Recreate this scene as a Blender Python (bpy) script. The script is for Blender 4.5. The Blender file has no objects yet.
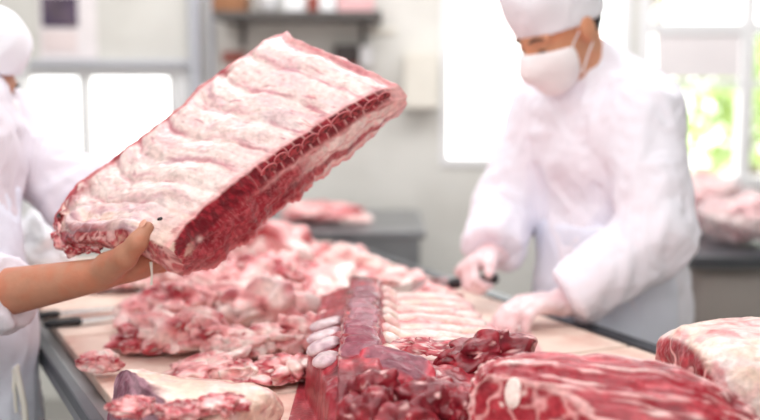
import bpy, bmesh, math, random
import numpy as np
from mathutils import Vector, Matrix

C = bpy.context.scene.collection
SC = bpy.context.scene
R = math.radians

# ------------------------------------------------------------------ camera, world, lights, exposure
FPX = 1055.0
CAMZ = 1.41
PITCH = 6.92
cam_d = bpy.data.cameras.new('camera')
cam = bpy.data.objects.new('camera', cam_d)
C.objects.link(cam)
cam.location = (0, 0, CAMZ)
cam.rotation_euler = (R(90 - PITCH), 0, 0)
cam_d.sensor_width = 36
cam_d.lens = 36 * FPX / 760
cam_d.clip_start = 0.05
cam_d.dof.use_dof = True
cam_d.dof.focus_distance = 1.70
cam_d.dof.aperture_fstop = 1.55
SC.camera = cam

world = bpy.data.worlds.new('world')
SC.world = world
world.use_nodes = True
wbg = world.node_tree.nodes['Background']
wbg.inputs[0].default_value = (1.0, 0.99, 0.975, 1)
wbg.inputs[1].default_value = 5.5


def area_light(name, loc, rot, size, size_y, power, color=(1, 1, 1)):
    d = bpy.data.lights.new(name, 'AREA')
    d.shape = 'RECTANGLE'
    d.size, d.size_y, d.energy, d.color = size, size_y, power, color
    o = bpy.data.objects.new(name, d)
    C.objects.link(o)
    o.location, o.rotation_euler = loc, rot
    return o


area_light('ceiling_lamp_light', (-0.3, 1.5, 2.86), (0, 0, 0), 2.6, 1.2, 38, (0.99, 0.99, 1))
area_light('ceiling_lamp_light', (0.2, 3.4, 2.86), (0, 0, 0), 3.4, 0.9, 78, (0.99, 0.99, 1))
area_light('ceiling_lamp_light', (-0.4, -0.6, 2.8), (R(38), 0, 0), 3.2, 1.0, 62, (0.99, 0.99, 1))
area_light('rear_fill_light', (-.8, -2.5, 1.55), (R(90), 0, 0), 2.4, 1.3, 48, (1, 0.99, 0.97))  # added fill behind the viewer for camera-facing sides; the front wall has no window

SC.view_settings.view_transform = 'Standard'
SC.view_settings.look = 'None'
SC.view_settings.exposure = -0.27
SC.view_settings.gamma = 1
SC.view_settings.use_curve_mapping = False
SC.cycles.use_denoising = True
SC.cycles.max_bounces = 8
SC.cycles.sample_clamp_indirect = 6

# ------------------------------------------------------------------ helpers
th = R(PITCH)


def at(px, py, Y):
    """The point of the photo pixel that lies at depth Y."""
    a, b = (px - 380) / FPX, (210 - py) / FPX
    d = np.array([a, math.cos(th) + b * math.sin(th), -math.sin(th) + b * math.cos(th)])
    return np.array([0, 0, CAMZ]) + d * (Y / d[1])


def lin(r, g, b):
    f = lambda c: (c / 255) / 12.92 if c <= 10 else (((c / 255) + .055) / 1.055) ** 2.4
    return np.array([f(r), f(g), f(b)])


def unit(v):
    v = np.asarray(v, float)
    return v / np.linalg.norm(v)


_rs = np.random.RandomState(7)
_perm = _rs.permutation(256)
_perm = np.concatenate([_perm, _perm, _perm])
_grad = _rs.normal(size=(256, 3))
_grad /= np.linalg.norm(_grad, axis=1)[:, None]


def pn(P, seed=0):
    """gradient noise about -1..1 at points (N,3)"""
    P = np.asarray(P, float) + seed * 17.31
    i = np.floor(P).astype(int)
    f = P - i
    w = f * f * f * (f * (f * 6 - 15) + 10)
    i &= 255
    out = np.zeros(len(P))
    for dx in (0, 1):
        for dy in (0, 1):
            for dz in (0, 1):
                h = _perm[_perm[_perm[(i[:, 0] + dx) & 255] + ((i[:, 1] + dy) & 255)] + ((i[:, 2] + dz) & 255)]
                g = _grad[h & 255]
                d = g[:, 0] * (f[:, 0] - dx) + g[:, 1] * (f[:, 1] - dy) + g[:, 2] * (f[:, 2] - dz)
                wt = (w[:, 0] if dx else 1 - w[:, 0]) * (w[:, 1] if dy else 1 - w[:, 1]) * (w[:, 2] if dz else 1 - w[:, 2])
                out += wt * d
    return out * 1.6


def fbm(P, octs=4, seed=0, gain=.5):
    P = np.asarray(P, float)
    a, s, t = 1, 0, 0
    for o in range(octs):
        s = s + a * pn(P * 2 ** o, seed + o)
        t += a
        a *= gain
    return s / t * 1.3


def sst(e0, e1, x):
    t = np.clip((x - e0) / (e1 - e0), 0, 1)
    return t * t * (3 - 2 * t)


def mix(a, b, t):
    t = np.asarray(t)[..., None]
    return a * (1 - t) + b * t


def link_mesh(name, V, F, mat, parent=None, col=None, smooth=True):
    me = bpy.data.meshes.new(name)
    V = np.asarray(V, float)
    if isinstance(F, np.ndarray):
        F = F.tolist()
    me.from_pydata(V.tolist(), [], F)
    if smooth:
        me.polygons.foreach_set('use_smooth', [True] * len(me.polygons))
    if col is not None:
        a = me.color_attributes.new('Col', 'FLOAT_COLOR', 'POINT')
        buf = np.ones((len(V), 4), np.float32)
        buf[:, :3] = np.clip(col, 0, 1)
        a.data.foreach_set('color', buf.ravel())
    me.materials.append(mat)
    me.update()
    o = bpy.data.objects.new(name, me)
    C.objects.link(o)
    if parent is not None:
        o.parent = parent
        o.matrix_parent_inverse = Matrix.Translation(-parent.location)
    return o


def thing(name, label, cat, loc=(0, 0, 0), group=None):
    o = bpy.data.objects.new(name, None)
    o.empty_display_size = .1
    C.objects.link(o)
    o.location = [float(x) for x in loc]
    return tag(o, label, cat, group)


def tag(o, label, cat, group=None):
    o['label'], o['category'] = label, cat
    if group:
        o['group'] = group
    return o


def struct(o, label=None):
    o['kind'] = 'structure'
    if label:
        o['label'] = label
    return o


class MB:
    """collects boxes, tubes, lathes into one mesh"""

    def __init__(s):
        s.bm = bmesh.new()

    def box(s, c, size, rot=None, bev=0.0):
        t = bmesh.new()
        bmesh.ops.create_cube(t, size=1)
        bmesh.ops.scale(t, vec=size, verts=t.verts)
        if bev > 0:
            bmesh.ops.bevel(t, geom=t.edges[:], offset=bev, segments=2, affect='EDGES', profile=.6)
        M = Matrix.Translation(c) @ (rot.to_4x4() if rot is not None else Matrix())
        s._merge(t, M)
        return s

    def lathe(s, c, prof, n=32, rot=None):
        t = bmesh.new()
        rings = []
        for r, z in prof:
            rings.append([t.verts.new((r * math.cos(2 * math.pi * k / n), r * math.sin(2 * math.pi * k / n), z)) for k in range(n)])
        for a, b in zip(rings, rings[1:]):
            for k in range(n):
                t.faces.new((a[k], a[(k + 1) % n], b[(k + 1) % n], b[k]))
        t.faces.new(rings[0][::-1])
        t.faces.new(rings[-1])
        s._merge(t, Matrix.Translation(c) @ (rot.to_4x4() if rot is not None else Matrix()))
        return s

    def tube(s, pts, rad, n=12):
        V, F = tube_arrays(pts, rad, n)
        t = bmesh.new()
        vs = [t.verts.new(v) for v in V]
        for f in F:
            t.faces.new([vs[k] for k in f])
        s._merge(t, Matrix())
        return s

    def _merge(s, t, M):
        bmesh.ops.transform(t, matrix=M, verts=t.verts)
        me = bpy.data.meshes.new('tmp')
        t.to_mesh(me)
        t.free()
        s.bm.from_mesh(me)
        bpy.data.meshes.remove(me)

    def build(s, name, mat, parent=None, smooth=False):
        bmesh.ops.recalc_face_normals(s.bm, faces=s.bm.faces)
        me = bpy.data.meshes.new(name)
        s.bm.to_mesh(me)
        s.bm.free()
        if smooth:
            me.polygons.foreach_set('use_smooth', [True] * len(me.polygons))
            try:
                me.set_sharp_from_angle(angle=R(40))
            except Exception:
                pass
        me.materials.append(mat)
        o = bpy.data.objects.new(name, me)
        C.objects.link(o)
        if parent is not None:
            o.parent = parent
            o.matrix_parent_inverse = Matrix.Translation(-parent.location)
        return o


def tube_arrays(pts, rad, n=12):
    pts = [np.asarray(p, float) for p in pts]
    if np.isscalar(rad):
        rad = [rad] * len(pts)
    V, F = [], []
    up = np.array([0.13, 0.07, 1.0])
    prev = None
    for i, p in enumerate(pts):
        t = unit(pts[min(i + 1, len(pts) - 1)] - pts[max(i - 1, 0)])
        if prev is None:
            a = np.cross(t, up if abs(np.dot(t, unit(up))) < .95 else np.array([1, 0, 0.]))
        else:
            a = prev - t * np.dot(prev, t)
        a = unit(a)
        prev = a
        b = np.cross(t, a)
        for k in range(n):
            q = 2 * math.pi * k / n
            V.append(p + rad[i] * (a * math.cos(q) + b * math.sin(q)))
    for i in range(len(pts) - 1):
        for k in range(n):
            F.append((i * n + k, i * n + (k + 1) % n, (i + 1) * n + (k + 1) % n, (i + 1) * n + k))
    F.append(tuple(range(n))[::-1])
    F.append(tuple(range((len(pts) - 1) * n, len(pts) * n)))
    return V, F


def vnormals(V, F):
    V, F = np.asarray(V), np.asarray(F)
    n = np.cross(V[F[:, 2]] - V[F[:, 0]], V[F[:, -1]] - V[F[:, 1]] if F.shape[1] == 4 else V[F[:, 1]] - V[F[:, 0]])
    if F.shape[1] == 3:
        n = np.cross(V[F[:, 1]] - V[F[:, 0]], V[F[:, 2]] - V[F[:, 0]])
    N = np.zeros_like(V)
    for k in range(F.shape[1]):
        np.add.at(N, F[:, k], n)
    return N / (np.linalg.norm(N, axis=1)[:, None] + 1e-12)


def weld(V, F, *attrs):
    key = np.round(V / 2e-5).astype(np.int64)
    _, first, inv = np.unique(key, axis=0, return_index=True, return_inverse=True)
    inv = inv.ravel()
    F2 = []
    for f in inv[np.asarray(F)].tolist():
        g = []
        for k in f:
            if k not in g:
                g.append(k)
        if len(g) > 2:
            F2.append(g)
    return V[first], F2, [a[first] for a in attrs]


def grid_faces(n, m, off=0, flip=False):
    i, j = np.meshgrid(np.arange(n - 1), np.arange(m - 1), indexing='ij')
    a = (i * m + j).ravel() + off
    q = np.stack([a, a + 1, a + m + 1, a + m], 1)
    return q[:, ::-1] if flip else q


class Field:
    """signed distance grid; solids are blended in, then meshed by surface nets"""

    def __init__(s, lo, hi, vox):
        s.lo, s.vox = np.asarray(lo, float), vox
        s.n = np.ceil((np.asarray(hi) - s.lo) / vox).astype(int) + 1
        s.D = np.full(s.n, 9.0, np.float32)

    def _sub(s, lo, hi):
        a = np.clip(np.floor((lo - s.lo) / s.vox).astype(int), 0, s.n - 1)
        b = np.clip(np.ceil((hi - s.lo) / s.vox).astype(int) + 1, 1, s.n)
        sl = tuple(slice(x, y) for x, y in zip(a, b))
        g = [s.lo[k] + s.vox * np.arange(a[k], b[k]) for k in range(3)]
        return sl, np.meshgrid(*g, indexing='ij')

    def _join(s, sl, d, k, sub=False):
        D = s.D[sl]
        if sub:
            h = np.clip(.5 - .5 * (D + d) / k, 0, 1)
            s.D[sl] = D * (1 - h) - d * h + k * h * (1 - h)
        else:
            h = np.clip(.5 + .5 * (D - d) / k, 0, 1)
            s.D[sl] = D * (1 - h) + d * h - k * h * (1 - h)

    def cone(s, a, b, ra, rb=None, k=.02, sub=False, flat=None):
        a, b = np.asarray(a, float), np.asarray(b, float)
        rb = ra if rb is None else rb
        m = max(ra, rb) + k + .06
        sl, (X, Y, Z) = s._sub(np.minimum(a, b) - m, np.maximum(a, b) + m)
        if X.size == 0:
            return s
        d = b - a
        px, py, pz = X - a[0], Y - a[1], Z - a[2]
        t = np.clip((px * d[0] + py * d[1] + pz * d[2]) / (d @ d), 0, 1)
        q = np.sqrt((px - t * d[0]) ** 2 + (py - t * d[1]) ** 2 + (pz - t * d[2]) ** 2) - (ra + (rb - ra) * t)
        s._join(sl, q, k, sub)
        return s

    def chain(s, pts, rad, k=.015):
        for i in range(len(pts) - 1):
            s.cone(pts[i], pts[i + 1], rad[i], rad[i + 1], k)
        return s

    def ell(s, c, r, ax=None, k=.02, sub=False):
        c, r = np.asarray(c, float), np.asarray(r, float)
        ax = np.eye(3) if ax is None else np.asarray(ax)
        m = max(r) + k + .06
        sl, (X, Y, Z) = s._sub(c - m, c + m)
        if X.size == 0:
            return s
        p = np.stack([X - c[0], Y - c[1], Z - c[2]], -1) @ ax.T
        k0 = np.sqrt(((p / r) ** 2).sum(-1))
        k1 = np.sqrt(((p / r ** 2) ** 2).sum(-1)) + 1e-9
        s._join(sl, k0 * (k0 - 1) / k1, k, sub)
        return s

    def cut(s, fn):
        """keep where fn(X,Y,Z) < 0"""
        sl, (X, Y, Z) = s._sub(s.lo, s.lo + s.vox * (s.n - 1))
        d = np.asarray(fn(X, Y, Z))
        if d.ndim == 3:
            D = s.D[sl]
            s.D[sl] = np.maximum(D, d[:D.shape[0], :D.shape[1], :D.shape[2]])
        return s

    def copy(s, grow=0.0):
        f = Field.__new__(Field)
        f.lo, f.vox, f.n, f.D = s.lo, s.vox, s.n, s.D - np.float32(grow)
        return f

    def mesh(s, smooth=1):
        D = s.D
        S = D < 0
        n = np.array(S.shape)
        c = [(x, y, z) for x in (0, 1) for y in (0, 1) for z in (0, 1)]
        cnt = np.zeros(n - 1, np.int8)
        for x, y, z in c:
            cnt += S[x:n[0] - 1 + x, y:n[1] - 1 + y, z:n[2] - 1 + z]
        act = (cnt > 0) & (cnt < 8)
        idx = np.full(act.shape, -1, np.int64)
        ijk = np.argwhere(act)
        idx[act] = np.arange(len(ijk))
        val = np.stack([D[ijk[:, 0] + x, ijk[:, 1] + y, ijk[:, 2] + z] for x, y, z in c], 1)
        acc, num = np.zeros((len(ijk), 3)), np.zeros(len(ijk))
        for p in range(8):
            for q in range(p + 1, 8):
                if sum(abs(a - b) for a, b in zip(c[p], c[q])) != 1:
                    continue
                va, vb = val[:, p], val[:, q]
                m = (va < 0) != (vb < 0)
                t = np.where(m, va / np.where(m, va - vb, 1), 0)
                acc += m[:, None] * (np.array(c[p]) + t[:, None] * (np.array(c[q]) - np.array(c[p])))
                num += m
        V = s.lo + s.vox * (ijk + acc / num[:, None])
        Fs = []
        for ax in range(3):
            sl0, sl1 = [slice(None)] * 3, [slice(None)] * 3
            sl0[ax], sl1[ax] = slice(0, -1), slice(1, None)
            e = np.argwhere(S[tuple(sl0)] != S[tuple(sl1)])
            o1, o2 = (ax + 1) % 3, (ax + 2) % 3
            e = e[(e[:, o1] > 0) & (e[:, o2] > 0) & (e[:, o1] < n[o1] - 1) & (e[:, o2] < n[o2] - 1)]
            inside = S[e[:, 0], e[:, 1], e[:, 2]]

            def cell(a, b):
                q = e.copy()
                q[:, o1] -= a
                q[:, o2] -= b
                return idx[q[:, 0], q[:, 1], q[:, 2]]
            f = np.stack([cell(1, 1), cell(0, 1), cell(0, 0), cell(1, 0)], 1)
            f[~inside] = f[~inside][:, ::-1]
            Fs.append(f)
        F = np.concatenate(Fs)
        for _ in range(smooth):
            A, B = np.zeros_like(V), np.zeros(len(V))
            for k in range(4):
                np.add.at(A, F[:, k], V[F[:, (k + 1) % 4]] + V[F[:, (k + 3) % 4]])
                np.add.at(B, F[:, k], 2)
            V = V * .4 + .6 * A / B[:, None]
        return V, F


# ------------------------------------------------------------------ materials
MATS = {}


def nodes(name):
    m = bpy.data.materials.new(name)
    m.use_nodes = True
    nt = m.node_tree
    return m, nt, nt.nodes['Principled BSDF']


def plain(name, rgb, rough=.5, metal=0, var=.06, scale=8, bump=0, bscale=60, spec=.5, stain=None, stain_amt=.5, stain_scale=4, detail=5):
    """base colour with noise variation, optional stains and bump"""
    m, nt, b = nodes(name)
    N, L = nt.nodes, nt.links
    tc = N.new('ShaderNodeTexCoord')
    no = N.new('ShaderNodeTexNoise')
    no.inputs['Scale'].default_value = scale
    no.inputs['Detail'].default_value = detail
    L.new(tc.outputs['Object'], no.inputs['Vector'])
    rp = N.new('ShaderNodeValToRGB')
    c = np.array(rgb)
    rp.color_ramp.elements[0].position, rp.color_ramp.elements[1].position = .3, .7
    rp.color_ramp.elements[0].color = (*np.clip(c * (1 - var), 0, 1), 1)
    rp.color_ramp.elements[1].color = (*np.clip(c * (1 + var), 0, 1), 1)
    L.new(no.outputs['Fac'], rp.inputs['Fac'])
    out = rp.outputs['Color']
    if stain is not None:
        n2 = N.new('ShaderNodeTexNoise')
        n2.inputs['Scale'].default_value = stain_scale
        n2.inputs['Detail'].default_value = 6
        n2.inputs['Roughness'].default_value = .65
        L.new(tc.outputs['Object'], n2.inputs['Vector'])
        r2 = N.new('ShaderNodeMapRange')
        r2.inputs['From Min'].default_value = .45
        r2.inputs['From Max'].default_value = .7
        r2.inputs['To Max'].default_value = stain_amt
        L.new(n2.outputs['Fac'], r2.inputs['Value'])
        mx = N.new('ShaderNodeMix')
        mx.data_type = 'RGBA'
        L.new(r2.outputs[0], mx.inputs[0])
        L.new(out, mx.inputs[6])
        mx.inputs[7].default_value = (*stain, 1)
        out = mx.outputs[2]
    L.new(out, b.inputs['Base Color'])
    b.inputs['Roughness'].default_value = rough
    b.inputs['Metallic'].default_value = metal
    b.inputs['Specular IOR Level'].default_value = spec
    if bump:
        n3 = N.new('ShaderNodeTexNoise')
        n3.inputs['Scale'].default_value = bscale
        n3.inputs['Detail'].default_value = 4
        L.new(tc.outputs['Object'], n3.inputs['Vector'])
        bp = N.new('ShaderNodeBump')
        bp.inputs['Strength'].default_value = bump
        bp.inputs['Distance'].default_value = .004
        L.new(n3.outputs['Fac'], bp.inputs['Height'])
        L.new(bp.outputs['Normal'], b.inputs['Normal'])
    MATS[name] = m
    return m


def col_mat(name, rough=.38, fine=.16, fscale=90, bump=.35, bscale=140, spec=.5, sss=0.0):
    """colour from the mesh's own Col attribute, broken up by fine noise"""
    m, nt, b = nodes(name)
    N, L = nt.nodes, nt.links
    at_ = N.new('ShaderNodeVertexColor')
    at_.layer_name = 'Col'
    tc = N.new('ShaderNodeTexCoord')
    no = N.new('ShaderNodeTexNoise')
    no.inputs['Scale'].default_value = fscale
    no.inputs['Detail'].default_value = 4
    L.new(tc.outputs['Object'], no.inputs['Vector'])
    mr = N.new('ShaderNodeMapRange')
    mr.inputs['From Min'].default_value, mr.inputs['From Max'].default_value = .3, .7
    mr.inputs['To Min'].default_value, mr.inputs['To Max'].default_value = 1 - fine, 1 + fine
    L.new(no.outputs['Fac'], mr.inputs['Value'])
    vm = N.new('ShaderNodeVectorMath')
    vm.operation = 'SCALE'
    L.new(at_.outputs['Color'], vm.inputs[0])
    L.new(mr.outputs[0], vm.inputs['Scale'])
    L.new(vm.outputs[0], b.inputs['Base Color'])
    b.inputs['Roughness'].default_value = rough
    b.inputs['Specular IOR Level'].default_value = spec
    if sss:
        b.inputs['Subsurface Weight'].default_value = sss
        b.inputs['Subsurface Radius'].default_value = (.012, .004, .003)
        b.inputs['Subsurface Scale'].default_value = .5
    n3 = N.new('ShaderNodeTexNoise')
    n3.inputs['Scale'].default_value = bscale
    n3.inputs['Detail'].default_value = 5
    L.new(tc.outputs['Object'], n3.inputs['Vector'])
    bp = N.new('ShaderNodeBump')
    bp.inputs['Strength'].default_value = bump
    bp.inputs['Distance'].default_value = .004
    L.new(n3.outputs['Fac'], bp.inputs['Height'])
    L.new(bp.outputs['Normal'], b.inputs['Normal'])
    return m


M_meat = col_mat('raw_meat', rough=.29, sss=0.0)
M_skin = col_mat('skin', rough=.5, fine=.05, fscale=60, bump=.12, bscale=220, spec=.35)
M_coat = plain('white_cotton', lin(222, 216, 225), .85, var=.02, bump=.15, bscale=260, spec=.2)
M_coat_b = plain('bloodied_cotton', lin(238, 237, 247), .85, var=.02, bump=.15, bscale=260, spec=.2, stain=lin(224, 198, 204), stain_amt=.2, stain_scale=9)
M_apron = plain('blue_white_vinyl', lin(232, 236, 250), .4, var=.02, bump=.06, bscale=60, spec=.4)
M_apron_s = plain('stained_blue_white_vinyl', lin(230, 235, 248), .42, var=.02, bump=.06, bscale=60, spec=.4, stain=lin(176, 170, 190), stain_amt=.35, stain_scale=16)
M_cap = plain('white_cap_cloth', lin(238, 238, 245), .85, var=.02, bump=.12, bscale=240, spec=.2)
M_mask = plain('mask_cloth', lin(240, 234, 236), .9, var=.02, spec=.2)
M_glove = plain('thin_glove', lin(240, 218, 220), .3, var=.08, scale=40, bump=.35, bscale=90, stain=lin(214, 140, 146), stain_amt=.5, stain_scale=30)
M_hair = plain('black_hair', lin(30, 26, 26), .6, var=.2, scale=120)
M_nail = plain('nail', lin(214, 156, 136), .3, var=.04)
M_trouser = plain('dark_trousers', lin(60, 62, 74), .9, var=.06)
M_boot = plain('white_rubber', lin(225, 225, 222), .4, var=.03)
M_steel = plain('brushed_steel', lin(150, 152, 156), .32, .85, var=.1, scale=14, bump=.05)
M_steel_d = plain('dark_steel', lin(92, 96, 102), .4, .7, var=.1, scale=14)
M_grey = plain('grey_steel_cabinet', lin(172, 166, 162), .45, .25, var=.04, scale=3)
M_blade = plain('knife_blade', lin(180, 184, 188), .22, 1, var=.05)
M_black = plain('black_plastic', lin(28, 28, 32), .45, var=.1)
M_board = plain('cutting_board', lin(236, 212, 198), .55, var=.05, scale=5, bump=.12, bscale=40, stain=lin(206, 138, 122), stain_amt=.75, stain_scale=6)
M_board_edge = M_board
M_conc = plain('grey_plaster', lin(219, 218, 213), .9, var=.05, scale=2.5, bump=.15, bscale=24, stain=lin(200, 197, 190), stain_amt=.5, stain_scale=3)
M_floor = plain('concrete_floor', lin(150, 148, 144), .55, var=.1, scale=3, bump=.1, bscale=30)
M_white = plain('white_paint', lin(236, 236, 238), .45, var=.02)
M_paper = plain('poster_paper', lin(238, 232, 234), .7, var=.02)
M_pipe = plain('grey_blue_pipe', lin(196, 199, 208), .4, var=.05)
M_shelf = plain('dark_shelf', lin(84, 80, 78), .6, var=.1)
M_wood = plain('brown_board', lin(150, 104, 72), .7, var=.15, scale=16)
M_red = plain('red_plastic', lin(196, 44, 34), .4, var=.05)
M_redbrown = plain('red_brown_plastic', lin(150, 66, 52), .5, var=.08)
M_dark = plain('dark_plastic', lin(70, 60, 60), .5, var=.1)
M_cream = plain('cream_plaster', lin(226, 222, 212), .8, var=.03)
M_pink = plain('pink_packet', lin(226, 180, 182), .5, var=.1, scale=20)
M_leaf = plain('leaves', lin(172, 196, 120), .6, var=.25, scale=6)
M_bark = plain('bark', lin(110, 90, 70), .9, var=.2, scale=20)
M_ground = plain('yard_ground', lin(200, 196, 186), .9, var=.08)
M_photo = plain('printed_photo', lin(92, 78, 92), .6, var=.35, scale=14, stain=lin(60, 40, 92), stain_amt=.9, stain_scale=11)


def glass_mat(name, tint, gl):
    m, nt, b = nodes(name)
    N, L = nt.nodes, nt.links
    N.remove(b)
    tr, gs, mx = N.new('ShaderNodeBsdfTransparent'), N.new('ShaderNodeBsdfGlossy'), N.new('ShaderNodeMixShader')
    tr.inputs[0].default_value = (*tint, 1)
    gs.inputs['Roughness'].default_value = .03
    mx.inputs[0].default_value = gl
    L.new(tr.outputs[0], mx.inputs[1])
    L.new(gs.outputs[0], mx.inputs[2])
    L.new(mx.outputs[0], N['Material Output'].inputs['Surface'])
    return m


M_glass = glass_mat('window_glass', (.97, .98, .97), .05)


def film_mat():
    m, nt, b = nodes('clear_plastic_film')
    N, L = nt.nodes, nt.links
    tr, mx = N.new('ShaderNodeBsdfTransparent'), N.new('ShaderNodeMixShader')
    tr.inputs[0].default_value = (.97, .95, .96, 1)
    mx.inputs[0].default_value = .3
    b.inputs['Base Color'].default_value = (.85, .8, .82, 1)
    b.inputs['Roughness'].default_value = .25
    L.new(tr.outputs[0], mx.inputs[1])
    L.new(b.outputs[0], mx.inputs[2])
    L.new(mx.outputs[0], N['Material Output'].inputs['Surface'])
    return m


M_film = film_mat()

# meat colours (linear)
DEEP, RED, ROSE = lin(96, 14, 28), lin(154, 30, 46), lin(196, 78, 88)
PINK, BLUSH = lin(230, 140, 144), lin(242, 190, 188)
FAT, CREAM, YFAT = lin(246, 226, 220), lin(238, 208, 190), lin(232, 176, 96)
PURPLE, LILAC = lin(118, 62, 82), lin(196, 164, 176)

# ------------------------------------------------------------------ the room
WY = 4.6          # inner face of the back wall


def rect_px(x0, y0, x1, y1, Y):
    a, b = at(x0, y0, Y), at(x1, y1, Y)
    return a[0], b[0], b[2], a[2]        # X0, X1, Z0, Z1


H = 2.9
XL, XR, YF = -3.4, 3.4, -2.6
W1 = rect_px(14, 66, 192, 214, WY)
W2 = (at(441, 0, WY)[0], at(632, 0, WY)[0], at(0, 166, WY)[2], 2.3)
W3 = (at(640, 0, WY)[0], at(812, 0, WY)[0], at(0, 188, WY)[2], 2.3)

struct(MB().box((0, 1.2, -.05), (XR - XL + .4, 8, .1)).build('floor', M_floor), 'grey concrete floor')
struct(MB().box((0, 1.0, H + .06), (XR - XL + .4, 7.6, .12)).build('ceiling', M_cream), 'pale ceiling above the cutting room')
xs = sorted({XL - .2, XR + .2, W1[0], W1[1], W2[0], W2[1], W3[0], W3[1]})
zs = sorted({0, H, W1[2], W1[3], W2[2], W2[3], W3[2]})
mb = MB()
for x0, x1 in zip(xs, xs[1:]):
    for z0, z1 in zip(zs, zs[1:]):
        cx, cz = (x0 + x1) / 2, (z0 + z1) / 2
        if any(w[0] < cx < w[1] and w[2] < cz < w[3] for w in (W1, W2, W3)):
            continue
        mb.box((cx, WY + .1, cz), (x1 - x0, .2, z1 - z0))
struct(mb.build('wall_back', M_conc), 'grey plastered back wall with three bright windows')
struct(MB().box((XL - .1, 1.0, H / 2), (.2, 7.2, H)).build('wall_left', M_conc), 'grey plastered wall on the left')
struct(MB().box((XR + .1, 1.0, H / 2), (.2, 7.2, H)).build('wall_right', M_conc), 'grey plastered wall on the right')
struct(MB().box((0, YF - .1, H / 2), (XR - XL + .4, .2, H)).build('wall_front', M_cream), 'pale wall behind the viewer')


def window(n, w, vbars, hbars, fw, label):
    mb = MB()
    cx, cz, sx, sz = (w[0] + w[1]) / 2, (w[2] + w[3]) / 2, w[1] - w[0], w[3] - w[2]
    y = WY + .04
    for x in (w[0] + fw / 2, w[1] - fw / 2):
        mb.box((x, y, cz), (fw, .1, sz), bev=.004)
    for z in (w[2] + fw / 2, w[3] - fw / 2):
        mb.box((cx, y, z), (sx - 2 * fw, .1, fw), bev=.004)
    for x, t in vbars:
        mb.box((x, y, cz), (t, .07, sz - 2 * fw), bev=.003)
    for z, t in hbars:
        mb.box((cx, y, z), (sx - 2 * fw, .06, t), bev=.003)
    o = struct(mb.build('window_%d' % n, M_white), label)
    struct(MB().box((cx, y + .012, cz), (sx - fw, .006, sz - fw)).build('pane', M_glass, o))
    return o


window(1, W1, [(at(80, 0, WY)[0], .05), (at(169, 0, WY)[0], .03)], [], .05, 'bright white-framed window on the left, behind the raised rib slab')
window(2, W2, [(at(560, 0, WY)[0], .05)], [], .035, 'blown-out bright window behind the standing butcher')
window(3, W3, [(at(752, 0, WY)[0], .055)], [(at(0, 28, WY)[2], .05), (at(0, 84, WY)[2], .03)], .05, 'white-framed window with green trees outside, on the right')
# frosted panel in the middle of the right window
o = MB().box((at(702, 0, WY)[0], WY + .03, at(0, 55, WY)[2]), (.36, .02, .2)).build('frosted_panel', M_paper)
tag(o, 'white translucent panel in the middle of the right window', 'panel')

# outside
struct(MB().box((0, 12, -.1), (30, 14, .1)).build('ground', M_ground), 'pale yard outside the windows')


def tree(x, y, h, r, seed, label):
    t = thing('tree', label, 'tree', (x, y, -.05), 'trees outside the windows')
    rn = random.Random(seed)
    MB().tube([(x, y, -.05), (x + .05, y, h * .5), (x - .04, y, h * .9)], [.09, .07, .03]).build('trunk', M_bark, t, True)
    V, F = [], []
    for k in range(900):
        u = np.array([rn.gauss(0, 1) for _ in range(3)])
        p = np.array([x, y, h]) + unit(u) * np.array([r, r * .8, r * .9]) * rn.random() ** .45
        a, b = unit([rn.gauss(0, 1) for _ in range(3)]), unit([rn.gauss(0, 1) for _ in range(3)])
        b = unit(np.cross(a, b))
        s = rn.uniform(.05, .1)
        i = len(V)
        V += [p - a * s, p + b * s * .5, p + a * s, p - b * s * .5]
        F.append((i, i + 1, i + 2, i + 3))
    link_mesh('foliage', V, F, M_leaf, t, smooth=False)


tree(2.9, 8.2, 1.15, .8, 1, 'green leafy tree outside the right window, lower half of the panes')
tree(2.35, 9.0, 2.6, .55, 2, 'green crown outside the top of the right window')

# wall fittings
def wallbox(name, px, mat, depth, label, cat, group=None, Y=WY):
    x0, x1, z0, z1 = rect_px(*px, Y - depth)
    o = MB().box(((x0 + x1) / 2, Y - depth / 2 - .001, (z0 + z1) / 2), (x1 - x0, depth, z1 - z0), bev=min(.004, depth / 4)).build(name, mat)
    return tag(o, label, cat, group)


t = thing('poster', 'white printed wall poster with a dark photo, above the left window', 'poster', at(67, 62, WY - .01))
x0, x1, z0, z1 = rect_px(37, -22, 97, 59, WY - .012)
MB().box(((x0 + x1) / 2, WY - .007, (z0 + z1) / 2), (x1 - x0, .008, z1 - z0)).build('sheet', M_paper, t)
x0, x1, z0, z1 = rect_px(41, -4, 78, 27, WY - .016)
MB().box(((x0 + x1) / 2, WY - .014, (z0 + z1) / 2), (x1 - x0, .005, z1 - z0)).build('photo', M_photo, t)
x0, x1, z0, z1 = rect_px(42, 31, 77, 52, WY - .016)
MB().box(((x0 + x1) / 2, WY - .0135, (z0 + z1) / 2), (x1 - x0, .004, z1 - z0)).build('caption_block', plain('pale_pink_print', lin(232, 218, 218), .7, var=.03), t)
wallbox('trim_1', (28, 60, 190, 66), M_pipe, .05, 'grey lintel above the left window', 'lintel')
o = bpy.data.objects['trim_1']
del o['category']
struct(o)
x = at(197, 30, WY)[0]
o = MB().tube([(x, WY - .05, 0), (x, WY - .05, H)], .028, 20).build('pipe', M_pipe, None, True)
tag(o, 'vertical grey-blue pipe running up the back wall', 'pipe')
x = at(212, 30, WY)[0]
o = MB().tube([(x, WY - .03, 0), (x, WY - .03, H)], .012, 14).build('conduit', M_pipe, None, True)
tag(o, 'thin vertical conduit just right of the wall pipe', 'pipe')

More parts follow.
